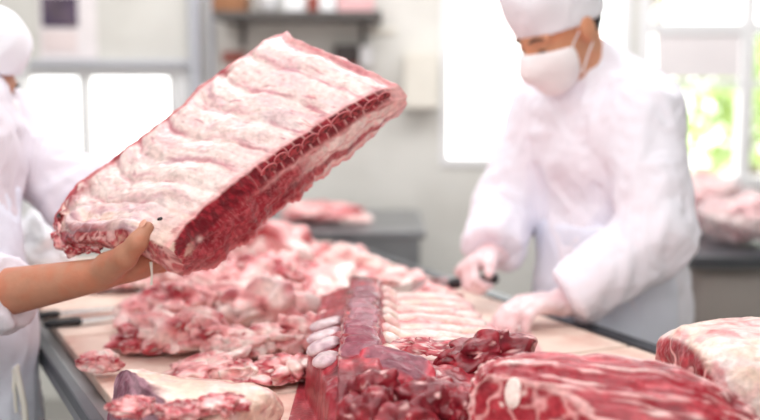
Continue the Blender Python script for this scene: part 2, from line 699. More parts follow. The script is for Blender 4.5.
# wall shelf
SY = WY - .3
x0, x1, z0, z1 = rect_px(213, 11, 382, 19, SY)
t = thing('wall_shelf', 'dark wall shelf holding boxes and bowls', 'shelf', ((x0 + x1) / 2, WY, z1))
MB().box(((x0 + x1) / 2, WY - .15, (z0 + z1) / 2), (x1 - x0, .3, z1 - z0), bev=.003).build('shelf_board', M_shelf, t)
for fx in (.12, .88):
    bx = x0 + (x1 - x0) * fx
    MB().box((bx, WY - .01, z0 - .05), (.02, .02, .1)).box((bx, WY - .1, z0 - .012), (.02, .19, .012)).build('bracket', M_shelf, t)
ztop = z1


def on_shelf(name, px0, px1, h, d, mat, label, cat):
    a, b = at(px0, 10, SY + .1)[0], at(px1, 10, SY + .1)[0]
    o = MB().box(((a + b) / 2, SY + .14, ztop + h / 2 + .0005), (b - a, d, h), bev=.008).build(name, mat, None, True)
    return tag(o, label, cat, 'goods on the wall shelf')


on_shelf('carton', 214, 247, .14, .2, M_wood, 'brown carton at the left end of the wall shelf', 'box')
for px, r, nm, lb in ((268, .055, 'bowl', 'white bowl beside the brown carton on the wall shelf'),):
    x = at(px, 10, SY + .1)[0]
    o = MB().lathe((x, SY + .14, ztop + .0005), [(r * .5, 0), (r * .9, .03), (r, .07), (r * .93, .07), (r * .8, .03), (.005, .012)], 28).build(nm, M_white, None, True)
    tag(o, lb, 'bowl', 'goods on the wall shelf')
on_shelf('plastic_tub', 284, 305, .11, .12, M_white, 'white plastic tub in the middle of the wall shelf', 'tub')
on_shelf('red_jar', 307, 318, .07, .05, M_redbrown, 'small red jar right of the white tub on the wall shelf', 'jar')
on_shelf('steel_pan', 320, 336, .09, .16, M_white, 'narrow white pan between the red jar and the pink packet', 'pan')
on_shelf('packet', 338, 374, .12, .16, M_pink, 'pink packet at the right end of the wall shelf', 'packet')

t = thing('soap_dispenser', 'dark wall dispenser with a red-brown base, under the wall shelf', 'dispenser', at(346, 70, WY))
x0, x1, z0, z1 = rect_px(333, 45, 358, 63, WY - .08)
MB().box(((x0 + x1) / 2, WY - .041, (z0 + z1) / 2), (x1 - x0, .08, z1 - z0), bev=.01).build('housing', M_dark, t, True)
x0, x1, z0, z1 = rect_px(338, 63, 358, 73, WY - .08)
MB().box(((x0 + x1) / 2, WY - .04, (z0 + z1) / 2), (x1 - x0, .07, z1 - z0), bev=.008).build('tray', M_redbrown, t, True)
wallbox('paper_towel_box', (360, 46, 372, 66), M_white, .08, 'white paper towel box right of the dark wall dispenser', 'dispenser')
wallbox('hook_rail', (222, 52, 246, 62), M_redbrown, .05, 'red-brown block on the wall left of the raised slab tip', 'block')
wallbox('switch_box', (404, 53, 438, 108), M_cream, .09, 'pale electrical box on the wall beside the bright window', 'box')
wallbox('wall_notice', (372, 28, 396, 34), M_cream, .01, 'pale strip on the wall below the shelf end', 'strip')

# steel work bench along the back wall
BY0, BY1 = 3.72, 4.36
bx0, bx1, bz = at(196, 232, BY0)[0], at(426, 232, BY0)[0], .884
t = thing('work_bench', 'grey steel work bench along the back wall', 'bench', ((bx0 + bx1) / 2, 4.0, 0))
MB().box(((bx0 + bx1) / 2, (BY0 + BY1) / 2, bz - .015), (bx1 - bx0, BY1 - BY0, .03), bev=.004).build('bench_top', M_steel, t)
MB().box(((bx0 + bx1) / 2, BY0 + .03, bz - .075), (bx1 - bx0 - .04, .02, .09)).build('front_apron', M_steel, t)
MB().box(((bx0 + bx1) / 2, (BY0 + BY1) / 2, .28), (bx1 - bx0 - .1, .55, .02)).build('lower_shelf', M_steel_d, t)
MB().box(((bx0 + bx1) / 2, BY1 - .03, .56), (bx1 - bx0 - .1, .015, .54)).build('back_panel', M_steel_d, t)
for x in (bx0 + .04, bx1 - .04):
    for y in (BY0 + .06, BY1 - .06):
        MB().tube([(x, y, 0), (x, y, bz - .03)], .02).build('leg', M_steel, t, True)
o = MB().box((at(378, 0, 3.95)[0], 3.95, .29 + .13), (.3, .3, .26), bev=.03).build('crate', M_dark, None, True)
tag(o, 'dark crate on the lower shelf of the steel bench', 'crate')

# right-hand counter with cabinets
CY0, CY1 = 3.3, 4.1
cx0, cx1, cz1 = .992, 3.0, .86
t = thing('side_counter', 'grey steel cabinet counter under the right window', 'counter', ((cx0 + cx1) / 2, 3.7, 0))
MB().box(((cx0 + cx1) / 2, (CY0 + CY1) / 2, cz1 - .02), (cx1 - cx0, CY1 - CY0, .04), bev=.004).build('counter_top', M_steel_d, t)
MB().box(((cx0 + cx1) / 2, (CY0 + CY1) / 2 + .03, .42), (cx1 - cx0 - .04, CY1 - CY0 - .08, .79)).build('carcass', M_grey, t)
nx = 4
for k in range(nx):
    w = (cx1 - cx0 - .06) / nx
    x = cx0 + .03 + w * (k + .5)
    d = MB().box((x, CY0 + .055, .42), (w - .012, .02, .74), bev=.003).build('cabinet_door', M_grey, t)
    MB().box((x + w * .38, CY0 + .035, .6), (.012, .02, .12), bev=.003).build('handle', M_steel, d)
t = thing('storage_cabinet', 'grey steel storage cabinet just right of the standing butcher', 'cabinet', (at(672, 0, 3.6)[0], 3.6, 0))
x0, x1 = at(640, 0, 3.45)[0], at(681, 0, 3.45)[0]
MB().box(((x0 + x1) / 2, 3.75, .43), (x1 - x0, .6, .86), bev=.003).build('cabinet_body', M_grey, t)
MB().box(((x0 + x1) / 2, 3.445, .43), (x1 - x0 - .02, .012, .8), bev=.003).build('cabinet_door', M_grey, t)
t = thing('red_bin', 'red plastic bin showing between the butcher and the right roast', 'bin', (at(664, 0, 3.0)[0], 3.0, 0))
x = at(665, 0, 3.0)[0]
MB().lathe((x, 3.0, 0), [(.1, 0), (.12, .3), (.135, .67), (.14, .69), (.125, .69), (.11, .3), (.01, .03)], 30).build('bucket', M_red, t, True)
MB().lathe((x, 3.0, .665), [(.137, 0), (.145, .004), (.145, .02), (.137, .024)], 30).build('rim', M_red, t, True)

# ------------------------------------------------------------------ the cutting table
TD, TN = np.array([-.437, .899]), np.array([.899, .437])     # along and across the table
BZ = .87                                                      # top of the cutting boards


def tab(s, t, z=BZ):
    p = TN * s + TD * t
    return (float(p[0]), float(p[1]), z)


trot = Matrix.Rotation(math.atan2(TN[1], TN[0]), 3, 'Z')
S0, S1, T0, T1 = .30, 1.46, .95, 3.3
t = thing('cutting_table', 'long steel cutting table covered with meat', 'table', tab((S0 + S1) / 2, (T0 + T1) / 2, 0))
MB().box(tab((S0 + S1) / 2, (T0 + T1) / 2, .835), (S1 - S0, T1 - T0, .025), trot, .004).build('table_top', M_steel, t)
for s, w in ((S0 + .012, .024), (S1 - .02, .04)):
    MB().box(tab(s, (T0 + T1) / 2, .852), (w, T1 - T0, .03), trot, .004).build('rim', M_steel_d, t)
for s in (S0 + .08, S1 - .08):
    for u in (T0 + .1, T1 - .1):
        p = tab(s, u, 0)
        MB().tube([p, (p[0], p[1], .825)], .025, 16).build('leg', M_steel, t, True)
MB().box(tab((S0 + S1) / 2, (T0 + T1) / 2, .25), (S1 - S0 - .2, T1 - T0 - .2, .02), trot).build('lower_shelf', M_steel, t)
names = ('nearest the viewer, under the front roasts', 'second from the viewer, under the front-left joint', 'third from the viewer, holding the two knives', 'farthest from the viewer, under the back of the heap')
edges = [T0 + .02, 1.69, 2.27, 2.82, T1 - .02]
for k in range(4):
    a, b = edges[k] + .005, edges[k + 1] - .005
    o = MB().box(tab((S0 + .055 + S1 - .065) / 2, (a + b) / 2, .859), (S1 - S0 - .12, b - a, .022), trot, .004).build('cutting_board', M_board)
    tag(o, 'pinkish white cutting board ' + names[k], 'cutting board', 'cutting boards on the table')


def knife(p0, p1, tip, label, z):
    p0, p1, tip = [np.array([q[0], q[1], z]) for q in (p0, p1, tip)]
    t = thing('boning_knife', label, 'knife', p0, 'knives on the board')
    d = unit(p1 - p0)
    n = np.array([-d[1], d[0], 0])
    V, F = tube_arrays([p0, p0 + d * .01, p0 * .5 + p1 * .5, p1 - d * .01, p1], [.008, .012, .0105, .012, .008], 14)
    V = np.array(V)
    V[:, 2] = z + (V[:, 2] - z) * .8
    link_mesh('handle', V, F, M_black, t)
    L = np.linalg.norm(tip - p1)
    V, F = [], []
    K = 14
    for i in range(K + 1):
        u = i / K
        c = p1 + (tip - p1) * u
        w = .015 * (1 - u ** 3) + .0005
        for a, zz in ((-w, 0), (w * .9, .0013), (w, 0), (w * .9, -.0013)):
            V.append(c + n * a + np.array([0, 0, zz]))
    for i in range(K):
        for k in range(4):
            F.append((i * 4 + k, i * 4 + (k + 1) % 4, i * 4 + 4 + (k + 1) % 4, i * 4 + 4 + k))
    F += [(3, 2, 1, 0), (K * 4, K * 4 + 1, K * 4 + 2, K * 4 + 3)]
    link_mesh('blade', V, F, M_blade, t, smooth=False)


KZ = BZ + .0105
knife(at(20, 318, 2.345), at(60, 314, 2.385), at(136, 309, 2.465), 'black-handled knife on the board, farther of the two', KZ)
knife(at(44, 328, 2.275), at(82, 323, 2.305), at(128, 317, 2.365), 'black-handled knife on the board, nearer of the two', KZ)

# ------------------------------------------------------------------ meat
_ico = {}


def ico(sub):
    if sub not in _ico:
        b = bmesh.new()
        bmesh.ops.create_icosphere(b, subdivisions=sub, radius=1)
        V = np.array([v.co[:] for v in b.verts])
        F = np.array([[v.index for v in f.verts] for f in b.faces])
        b.free()
        _ico[sub] = (V, F)
    return _ico[sub]


def lump(name, c, r, seed, lean=.4, rot=0, tilt=0, sub=5, floor=None, rough=.34, purple=0.0, cream=0.0, scale=1.0, parent=None, fold=1.0):
    """an irregular cut of meat: folded, lobed, with fat and lean showing in patches"""
    V, F = ico(sub)
    V = V.copy()
    rr = np.asarray(r, float)
    q = V * (rr / np.cbrt(rr.prod())) * 1.15
    d = 1 + rough * fbm(q, 2, seed) * 1.2
    rid = 1 - np.abs(pn(q * 1.25 + .3 * np.stack([pn(q * 1.5, seed + 3)] * 3, 1), seed + 5)) * 2
    d += fold * .14 * rid + .018 * fbm(q * 3.2, 2, seed + 9)
    d -= fold * .16 * sst(.62, 1.0, 1 - np.abs(pn(q * 1.1, seed + 11)) * 1.5)
    V = V * d[:, None]
    V = V + .16 * np.stack([pn(q * 1.3, seed + 21), pn(q * 1.3, seed + 22), pn(q * 1.3, seed + 23)], 1)
    P = V.copy()
    V = V * np.asarray(r)
    ca, sa = math.cos(tilt), math.sin(tilt)
    V = V @ np.array([[ca, 0, -sa], [0, 1, 0], [sa, 0, ca]])
    ca, sa = math.cos(rot), math.sin(rot)
    V = V @ np.array([[ca, sa, 0], [-sa, ca, 0], [0, 0, 1]])
    V = V + np.asarray(c)
    if floor is not None:
        z = V[:, 2] - floor
        V[:, 2] = floor + np.where(z < .02, .0015 + .0185 * np.exp(np.minimum((z - .02) / .02, 0)), z)
    # colour: lean patches, pink in between, fat on top, streaks along one axis
    s = P * np.array([1.1, 2.6, 2.6])
    a = fbm(P * 1.0, 2, seed + 31) + .22 * fbm(s * 1.6, 2, seed + 37)
    thr = .55 - lean * 1.2
    t_red = sst(thr, thr + .32, a)
    col = mix(FAT[None], BLUSH[None], sst(-.3, .4, fbm(P * 1.4, 2, seed + 41)))
    col = mix(col, CREAM[None], cream * sst(-.1, .5, fbm(P * 1.8, 3, seed + 43)))
    col = mix(col, PINK[None], sst(thr - .5, thr + .1, a) * .8)
    redc = mix(ROSE[None], RED[None], sst(-.25, .35, fbm(P * 2.4, 3, seed + 47)))
    redc = mix(redc, DEEP[None], .6 * sst(.05, .5, fbm(P * 2, 2, seed + 53)))
    col = mix(col, redc, t_red)
    if purple:
        col = mix(col, PURPLE[None], purple * sst(-.05, .4, fbm(P * 1.4, 2, seed + 59)))
    # thin white seams
    seam = sst(.88, .98, 1 - np.abs(fbm(s * 1.1, 2, seed + 61)) * 1.2)
    col = mix(col, FAT[None], .7 * seam * t_red * (lean < 1))
    if lean >= 1:
        col = mix(col, mix(DEEP[None], RED[None], sst(-.2, .5, fbm(P * 1.6, 3, seed + 71))), .75 * t_red)
        col = mix(col, BLUSH[None], .8 * sst(.36, .5, fbm(P * 2.1, 3, seed + 73)))
    return link_mesh(name, V, F, M_meat, parent, col)


# ---- the raised slab of ribs
def curve(pts, n):
    pts = np.asarray(pts, float)
    s = np.concatenate([[0], np.cumsum(np.linalg.norm(np.diff(pts, axis=0), axis=1))])
    s /= s[-1]
    u = np.linspace(0, 1, n)
    return np.stack([np.interp(u, s, pts[:, k]) for k in range(3)], 1)


def edge3(px, Ya, Yb, n):
    m = len(px)
    return curve([at(x, y, Ya + (Yb - Ya) * k / (m - 1)) for k, (x, y) in enumerate(px)], n)


YA, YD, YB, YC = 1.90, 1.74, 2.07, 1.93
NU, NV = 230, 110
eAB = edge3([(58, 212), (66, 197), (78, 183), (110, 159), (150, 130), (184, 104), (196, 89), (222, 71), (246, 54), (264, 39), (287, 31)], YA, YB, NU)
eDC = edge3([(166, 246), (185, 223), (215, 197), (250, 169), (290, 141), (330, 116), (365, 95), (397, 84)], YD, YC, NU)
eAD = edge3([(58, 212), (64, 232), (78, 243), (100, 240), (128, 236), (166, 246)], YA, YD, NV)
eBC = edge3([(287, 31), (294, 41), (318, 53), (345, 64), (372, 75), (397, 84)], YB, YC, NV)
U, Vv = np.meshgrid(np.linspace(0, 1, NU), np.linspace(0, 1, NV), indexing='ij')
u_, v_ = U[..., None], Vv[..., None]
top = (1 - v_) * eAB[:, None] + v_ * eDC[:, None] + (1 - u_) * eAD[None] + u_ * eBC[None] \
    - ((1 - u_) * (1 - v_) * eAB[0] + u_ * (1 - v_) * eAB[-1] + (1 - u_) * v_ * eDC[0] + u_ * v_ * eDC[-1])
A_, B_, C_, D_ = eAB[0], eAB[-1], eDC[-1], eDC[0]
SN = unit(np.cross((B_ + C_ - A_ - D_), (A_ + B_ - D_ - C_)))
if SN[2] < 0:
    SN = -SN
SV = unit((D_ + C_) - (A_ + B_))          # along the ribs, towards the sawn edge
SU = unit((B_ + C_) - (A_ + D_))


def slab_thick(u, v):
    front = np.interp(u, [0, .12, .3, .5, .7, .85, 1], [.095, .145, .152, .142, .132, .116, .080])
    back = np.interp(u, [0, .15, 1], [.032, .045, .045])
    return back + (front - back) * sst(.35, .95, v)


NR = 9
ribw = U * NR + .25 * np.sin(U * 5) + .16 * pn(np.stack([Vv.ravel() * 2, U.ravel() * 6, 0 * U.ravel()], 1), 5).reshape(U.shape)
bumpf = np.abs(np.cos(math.pi * ribw)) ** .8
env = sst(0, .07, Vv) * (1 - .75 * sst(.75, 1, Vv))
fine = fbm(np.stack([U.ravel() * 26, Vv.ravel() * 5, 0 * U.ravel()], 1), 3, 8).reshape(U.shape)
big = fbm(np.stack([U.ravel() * 3, Vv.ravel() * 2.5, 0 * U.ravel()], 1), 2, 3).reshape(U.shape)
hgt = (.0088 * (bumpf - .6) + .0032 * fine + .007 * big + .012 * np.sin(math.pi * Vv)) * env
hgt += .016 * np.exp(-((U - .03) / .04) ** 2) * sst(0, .2, Vv) * (1 - sst(.8, 1, Vv))
top = top + SN * hgt[..., None]

NH = 44
hh = np.linspace(0, 1, NH)
UH, HH = np.meshgrid(np.linspace(0, 1, NU), hh, indexing='ij')
n_a = fbm(np.stack([UH.ravel() * 14, HH.ravel() * 4, 0 * HH.ravel()], 1), 3, 14).reshape(UH.shape)
n_e = fbm(np.stack([UH.ravel() * 22, 0 * HH.ravel(), 0 * HH.ravel()], 1), 3, 15).reshape(UH.shape)
thk = slab_thick(UH, 1.0) * (1 + .10 * n_e * HH)
front = top[:, -1][:, None] - SN * (thk * HH)[..., None] + SV * ((.020 * np.sin(math.pi * HH ** .8) - .012 * HH + .005 * n_a * np.sin(math.pi * HH)))[..., None]
tb = slab_thick(U, Vv)
bot = top - SN * (tb * (1 + .10 * fbm(np.stack([U.ravel() * 22, 0 * U.ravel(), 0 * U.ravel()], 1), 3, 15).reshape(U.shape) * sst(.8, 1, Vv)))[..., None] - SV * (.012 * sst(.6, 1, Vv))[..., None]
NB = 14
hb = np.linspace(0, 1, NB)
back = top[:, 0][:, None] * (1 - hb)[None, :, None] + bot[:, 0][:, None] * hb[None, :, None] - SV * (.010 * np.sin(math.pi * hb))[None, :, None]


def endcap(ui, sgn):
    h = np.linspace(0, 1, NB)
    Vg, Hg = np.meshgrid(np.linspace(0, 1, NV), h, indexing='ij')
    n2 = fbm(np.stack([Vg.ravel() * 7, Hg.ravel() * 1.5, 0 * Hg.ravel() + sgn], 1), 3, 25).reshape(Vg.shape)
    bul = np.sin(math.pi * Hg) * np.sin(math.pi * np.clip(Vg, 0, 1)) ** .5
    g = top[ui][:, None] * (1 - h)[None, :, None] + bot[ui][:, None] * h[None, :, None] + SU * (sgn * bul * (.012 + .008 * n2))[..., None]
    # meet the front and back faces exactly
    g[-1] = np.stack([np.interp(h, hh, front[ui][:, k]) for k in range(3)], 1)
    g[0] = back[ui]
    return g, Vg, Hg


c0, V0, H0 = endcap(0, -1)
c1, V1, H1 = endcap(-1, 1)


def cells(x, y, z, seed):
    return fbm(np.stack([x.ravel(), y.ravel(), 0 * x.ravel() + z], 1), 3, seed).reshape(x.shape)


def col_top(u, v):
    st = cells(u * 34, v * 4, 0, 101)
    st2 = cells(u * 60, v * 9, 1, 103)
    lo = cells(u * 5, v * 4, 2, 105)
    c = mix(lin(238, 217, 212), lin(228, 194, 196), sst(-.2, .5, st))
    c = mix(c, lin(246, 234, 228), .8 * sst(.0, .4, cells(u * 14, v * 3, 7, 115)))
    c = mix(c, lin(186, 112, 130), .72 * sst(.2, .6, st2) * sst(-.35, .3, lo))
    ww = u * NR + .25 * np.sin(u * 5) + .10 * cells(u * 6, v * 3, 6, 117)
    g = 1 - np.abs(np.cos(math.pi * ww)) ** .8
    c = mix(c, lin(194, 112, 128), .66 * sst(.45, .95, g + .4 * cells(u * 4, v * 6, 8, 119)) * sst(-.35, .2, st + lo))
    c = mix(c, LILAC, .45 * sst(.25, .6, cells(u * 9, v * 3, 3, 107)))
    c = mix(c, ROSE, .5 * sst(.3, .5, cells(u * 70, v * 7, 5, 119)) * sst(.1, .4, lo))
    # blotchy red and purple near the held end
    e = 1 - sst(.02, .22, u + .05 * lo)
    bl = cells(u * 22, v * 8, 4, 109)
    c = mix(c, lin(188, 150, 164), .6 * e * sst(-.1, .3, bl))
    c = mix(c, CREAM, .7 * e * sst(.05, .4, -bl))
    corner = (1 - sst(.06, .22, v + .08 * bl)) * (1 - sst(.08, .24, u + .05 * st)) + .8 * (1 - sst(.01, .05, u + .03 * bl)) * (1 - sst(.5, .8, v))
    c = mix(c, mix(RED, DEEP, sst(0, .4, st)), .95 * corner * sst(-.5, -.05, bl))
    near = sst(.78, .97, v + .05 * bl) * (1 - sst(.02, .2, u + .05 * bl))
    c = mix(c, CREAM, .75 * near)
    c = mix(c, RED, .8 * near * sst(.2, .45, cells(u * 40, v * 18, 9, 111)))
    # red rim at the far long edge, pink at the right tip edge
    rim = 1 - sst(.012, .04, v + .012 * st)
    c = mix(c, ROSE, .8 * rim)
    c = mix(c, RED, .85 * (1 - sst(.03, .075, v + .03 * lo)) * sst(.15, .35, cells(u * 9, v * 3, 5, 113)))
    c = mix(c, ROSE, .6 * sst(.965, .99, u))
    c = mix(c, lin(222, 140, 142), .6 * sst(.955, .995, v + .01 * st))
    return c * np.array([.88, .82, .82])


def col_front(u, h):
    n1 = cells(u * 60, h * 9, 0, 121)
    n2 = cells(u * 16, h * 4, 1, 123)
    n3 = cells(u * 150, h * 22, 2, 125)
    c = mix(RED, ROSE, sst(-.1, .6, n1))
    c = mix(c, DEEP, .65 * sst(.0, .5, n2))
    # marbling: thin pale veins
    vein = sst(.8, .96, 1 - np.abs(cells(u * 48 + n2, h * 9, 3, 127)) * 1.3)
    c = mix(c, lin(214, 130, 134), .38 * vein)
    c = mix(c, BLUSH, .16 * sst(.3, .6, n3))
    # bone row along the top with a pale seam beneath
    r = u * 26
    g = np.abs(np.cos(math.pi * r))
    band = 1 - sst(.20, .27, h + .03 * n2)
    seam = np.exp(-((h - .29 - .03 * n2) / .035) ** 2)
    c = mix(c, mix(DEEP, RED, sst(-.2, .4, n1)), .8 * band * sst(.15, .3, h + 1 * (u > 0)))
    c = mix(c, lin(226, 172, 170), .75 * band * (1 - sst(.12, .36, g)) * sst(.3, .5, u))
    c = mix(c, lin(230, 176, 174), .75 * seam * sst(.25, .5, u))
    # fat layers towards the thin end
    fe = sst(.46, .66, u + .05 * n2)
    wave = h + .05 * n2 + .03 * np.sin(u * 40)
    fl = sst(.28, .34, wave) * (1 - sst(.58, .66, wave)) + sst(.76, .84, wave)
    c = mix(c, mix(BLUSH, FAT, sst(-.5, .1, n1)), .95 * fe * np.clip(fl, 0, 1))
    c = mix(c, ROSE, .6 * fe * sst(.9, .98, 1 - np.abs(wave - .5) * 5))
    c = mix(c, BLUSH, .8 * sst(.88, .99, u))
    # soft pale fringe at the bottom
    c = mix(c, PINK, .75 * sst(.86, .96, h + .06 * n2))
    # creamy fat and red by the hand
    e = 1 - sst(.03, .10, u + .03 * n2)
    c = mix(c, CREAM, .7 * e * sst(-.1, .2, n2) * (1 - sst(.3, .5, h)))
    c = mix(c, FAT, .85 * np.exp(-(((u - .10) / .012) ** 2 + ((h - .28) / .05) ** 2)))
    return c


def col_end(v, h):
    n1 = cells(v * 16, h * 3, 0, 131)
    n2 = cells(v * 40, h * 6, 1, 133)
    c = mix(ROSE, BLUSH, sst(-.2, .3, n1))
    c = mix(c, RED, .85 * sst(.05, .4, n2))
    c = mix(c, CREAM, .6 * sst(.2, .5, -n1))
    c = mix(c, mix(RED, DEEP, sst(-.1, .3, n2)), .85 * (1 - sst(.3, .55, v + .15 * n1)))
    return c


parts = [(top, col_top(U, Vv), False), (front, col_front(UH, HH), False), (bot, mix(ROSE, BLUSH, sst(-.3, .4, cells(U * 10, Vv * 6, 0, 141))), True),
         (back, np.broadcast_to(ROSE, back.shape) * (1 + .3 * cells(*np.meshgrid(np.linspace(0, 20, NU), hb, indexing='ij'), 0, 143))[..., None], True),
         (c0, col_end(V0, H0), True), (c1, mix(col_end(V1, H1), np.broadcast_to(BLUSH, c1.shape), .5 + 0 * V1), False)]
VV, FF, CC, off = [], [], [], 0
for g, c, flip in parts:
    n, m = g.shape[:2]
    VV.append(g.reshape(-1, 3))
    CC.append(np.asarray(c).reshape(-1, 3))
    FF.append(grid_faces(n, m, off, flip))
    off += n * m
VV, FF, CC = np.concatenate(VV), np.concatenate(FF), np.concatenate(CC)
dv = np.stack([fbm(VV * 34, 3, s) for s in (51, 52, 53)], 1) * (.0032 + .011 * np.exp(-np.linalg.norm(VV - eAD[:36].mean(0), axis=1) / .07))[:, None] + np.stack([pn(VV * 13, s) for s in (54, 55, 56)], 1) * .003
VV = VV + dv
VV, FF, (CC,) = weld(VV, FF, CC)
slab = link_mesh('rib_slab', VV, FF, M_meat, None, CC)
bmx = bmesh.new()
bmx.from_mesh(slab.data)
bmesh.ops.recalc_face_normals(bmx, faces=bmx.faces)
bmx.to_mesh(slab.data)
bmx.free()
tag(slab, 'raised slab of beef ribs with white membrane, held up in the bare hand', 'beef ribs')


def disc(name, c, ax, ay, az, r, colf, parent, sub=4, mat=None):
    V, F = ico(sub)
    P = V
    Q = V * np.asarray(r)
    Q = Q + .12 * min(r) * np.stack([pn(P * 2 + sum(c), s) for s in (1, 2, 3)], 1)
    W = np.asarray(c) + Q[:, :1] * ax + Q[:, 1:2] * ay + Q[:, 2:] * az
    return link_mesh(name, W, F, mat or M_meat, parent, colf(P))


rb = random.Random(12)
uu = .40
for k in range(9):
    wd = rb.uniform(.75, 1.25)
    uu += .034 * wd
    i = int(uu * (NU - 1))
    p = front[i, int((.13 + rb.uniform(-.03, .03)) * NH)] + SV * .0005
    f = lambda P: mix(np.broadcast_to(lin(206, 122, 126), P.shape), mix(DEEP, lin(172, 56, 64), sst(-.3, .3, pn(P * 2.4, k))), 1 - sst(.74, .98, np.sqrt(P[:, 0] ** 2 + P[:, 2] ** 2)))
    tdir = unit(front[min(i + 3, NU - 1), 4] - front[i - 3, 4])
    nn = unit(SN - tdir * (SN @ tdir))
    disc('rib_bone', p, tdir, np.cross(nn, tdir), nn, (.0185 * wd, .0022, .0115 * rb.uniform(.85, 1.15) * (1.1 - .35 * (uu - .4))), f, slab)
    uu += .032 * wd
for (px, py, Y, r, sd) in ((63, 236, 1.885, (.017, .016, .026), 341), (74, 247, 1.86, (.02, .016, .018), 342), (60, 222, 1.90, (.012, .014, .018), 343), (92, 246, 1.84, (.022, .014, .012), 344)):
    lump('flap', at(px, py, Y), r, sd, lean=.75, parent=slab, rough=.4, fold=1.3, sub=4)
MB().tube([at(151, 262, 1.79), at(152, 274, 1.79), at(151.5, 285, 1.79)], [.003, .0018, .0026], 8).build('strand', M_cream, slab, True)
# dark spot by the thumb
p = top[int(.085 * NU), int(.86 * NV)]
disc('clot', p + SN * .001, SU, SV, SN, (.005, .004, .003), lambda P: np.broadcast_to(lin(30, 14, 18), P.shape), slab, 3)

# ------------------------------------------------------------------ cuts on the table
# ---- rib rack with the spine standing up
XS = -.032
ng, mg = 190, 200
px_, qy_ = np.meshgrid(np.linspace(-.115, .36, ng), np.linspace(1.28, 2.34, mg), indexing='ij')


def rack_h(p, q):
    pos = np.stack([p.ravel(), q.ravel(), 0 * p.ravel()], 1)
    far = sst(1.95, 2.34, q)
    spine = .128 - .012 * far
    pl = p * (1.14 + 1.3 * (1 - sst(1.42, 1.82, q)))
    left = np.interp(pl, [-.115, -.106, -.07, -.036, -.03], [0, .080, .094, .102, .128])
    rt = np.interp(p, [-.03, .03, .045, .16, .26, .33, .36], [.128, .126, .094, .09, .072, .05, .0])
    h = np.where(p < -.03, left, rt)
    # near end: the spine drops to cut muscles
    front = sst(1.30, 1.56, q - .10 * np.clip(p, 0, .3) + .02 * pn(pos * 9, 3).reshape(p.shape))
    h = h * front
    h = h * (1 - sst(2.22, 2.33, q))
    # right border narrows far away
    h = h * (1 - sst(.20, .25, p - .12 * (1 - sst(1.75, 2.2, q)) + .02 * pn(pos * 8, 4).reshape(p.shape)))
    lob = fbm(pos * np.array([16, 16, 1]), 3, 66).reshape(p.shape)
    h = h + (.012 * lob) * sst(.02, .06, h) * (1 - .5 * sst(1.6, 1.9, q))
    return np.maximum(h, .001)


hz = rack_h(px_, qy_)
P3 = np.stack([px_ + XS, qy_, BZ + hz], -1)


def rack_col(p, q, h):
    pos = np.stack([p.ravel(), q.ravel(), h.ravel()], 1)
    s = fbm(pos * np.array([60, 14, 40]), 4, 71).reshape(p.shape)
    b = fbm(pos * np.array([18, 18, 18]), 3, 73).reshape(p.shape)
    c = mix(RED, ROSE, sst(-.2, .5, s))
    c = mix(c, DEEP, .85 * sst(-.1, .4, b))
    fz = sst(1.62, 1.80, q - .10 * np.clip(p, 0, .3) + .05 * b) * sst(.03, .06, p)
    c = mix(c, mix(PINK, BLUSH, sst(-.2, .4, b)), .85 * fz)
    c = mix(c, BLUSH, .7 * sst(.12, .24, p) * sst(1.7, 1.9, q))
    c = mix(c, ROSE, .65 * fz * sst(.2, .5, s))
    left = 1 - sst(-.05, -.035, p)
    c = mix(c, mix(RED, ROSE, sst(-.2, .5, s)), .8 * left)
    c = mix(c, FAT, .7 * (1 - fz) * sst(.55, .7, fbm(pos * 30, 3, 77).reshape(p.shape)))
    c = mix(c, PURPLE, .35 * (1 - fz) * sst(.0, .5, -b))
    return c


Vr, Fr, Cr = P3.reshape(-1, 3), grid_faces(ng, mg), rack_col(px_, qy_, hz).reshape(-1, 3)
Vr = Vr + np.stack([fbm(Vr * 22, 3, s) for s in (81, 82, 83)], 1) * .005 * sst(BZ + .01, BZ + .05, Vr[:, 2])[:, None]
# underside
Vb = Vr.copy()
Vb[:, 2] = BZ + .0006
Vr2, Fr2, (Cr2,) = weld(np.concatenate([Vr, Vb]), np.concatenate([Fr[:, ::-1], grid_faces(ng, mg, ng * mg)]), np.concatenate([Cr, Cr]))
rack = link_mesh('beef_rib_rack', Vr2, Fr2, M_meat, None, Cr2)
tag(rack, 'rack of beef with its spine upright and ribs spreading right, table centre', 'beef rack')


def rib_tube(name, pts, rad, colf, parent, flat=.6, n=14):
    K = 26
    c = curve(pts, K)
    rr = [rad * (.55 + .45 * math.sin(math.pi * min(1, max(0, (i + .8) / (K + .6)))) ** .4) for i in range(K)]
    V, F = tube_arrays(c, rr, n)
    V = np.array(V)
    zc = np.repeat(c[:, 2], n)
    V[:, 2] = zc + (V[:, 2] - zc) * flat
    V = V + np.stack([fbm(V * 30, 2, s) for s in (84, 85, 86)], 1) * .002
    return link_mesh(name, V, F, M_meat, parent, colf(V))


def bone_col(V):
    n = fbm(V * np.array([18, 60, 60]), 3, 91)
    c = mix(FAT, CREAM, sst(-.2, .4, n)) * .86
    c = mix(c, BLUSH * .9, .85 * sst(-.15, .3, fbm(V * 26, 3, 93)))
    return c


def bone_left_col(V):
    c = mix(lin(222, 200, 204), lin(190, 158, 170), sst(-.2, .4, fbm(V * 40, 3, 95)))
    return c


def rz(p, q):
    return BZ + float(rack_h(np.array([[p]]), np.array([[q]]))[0, 0])


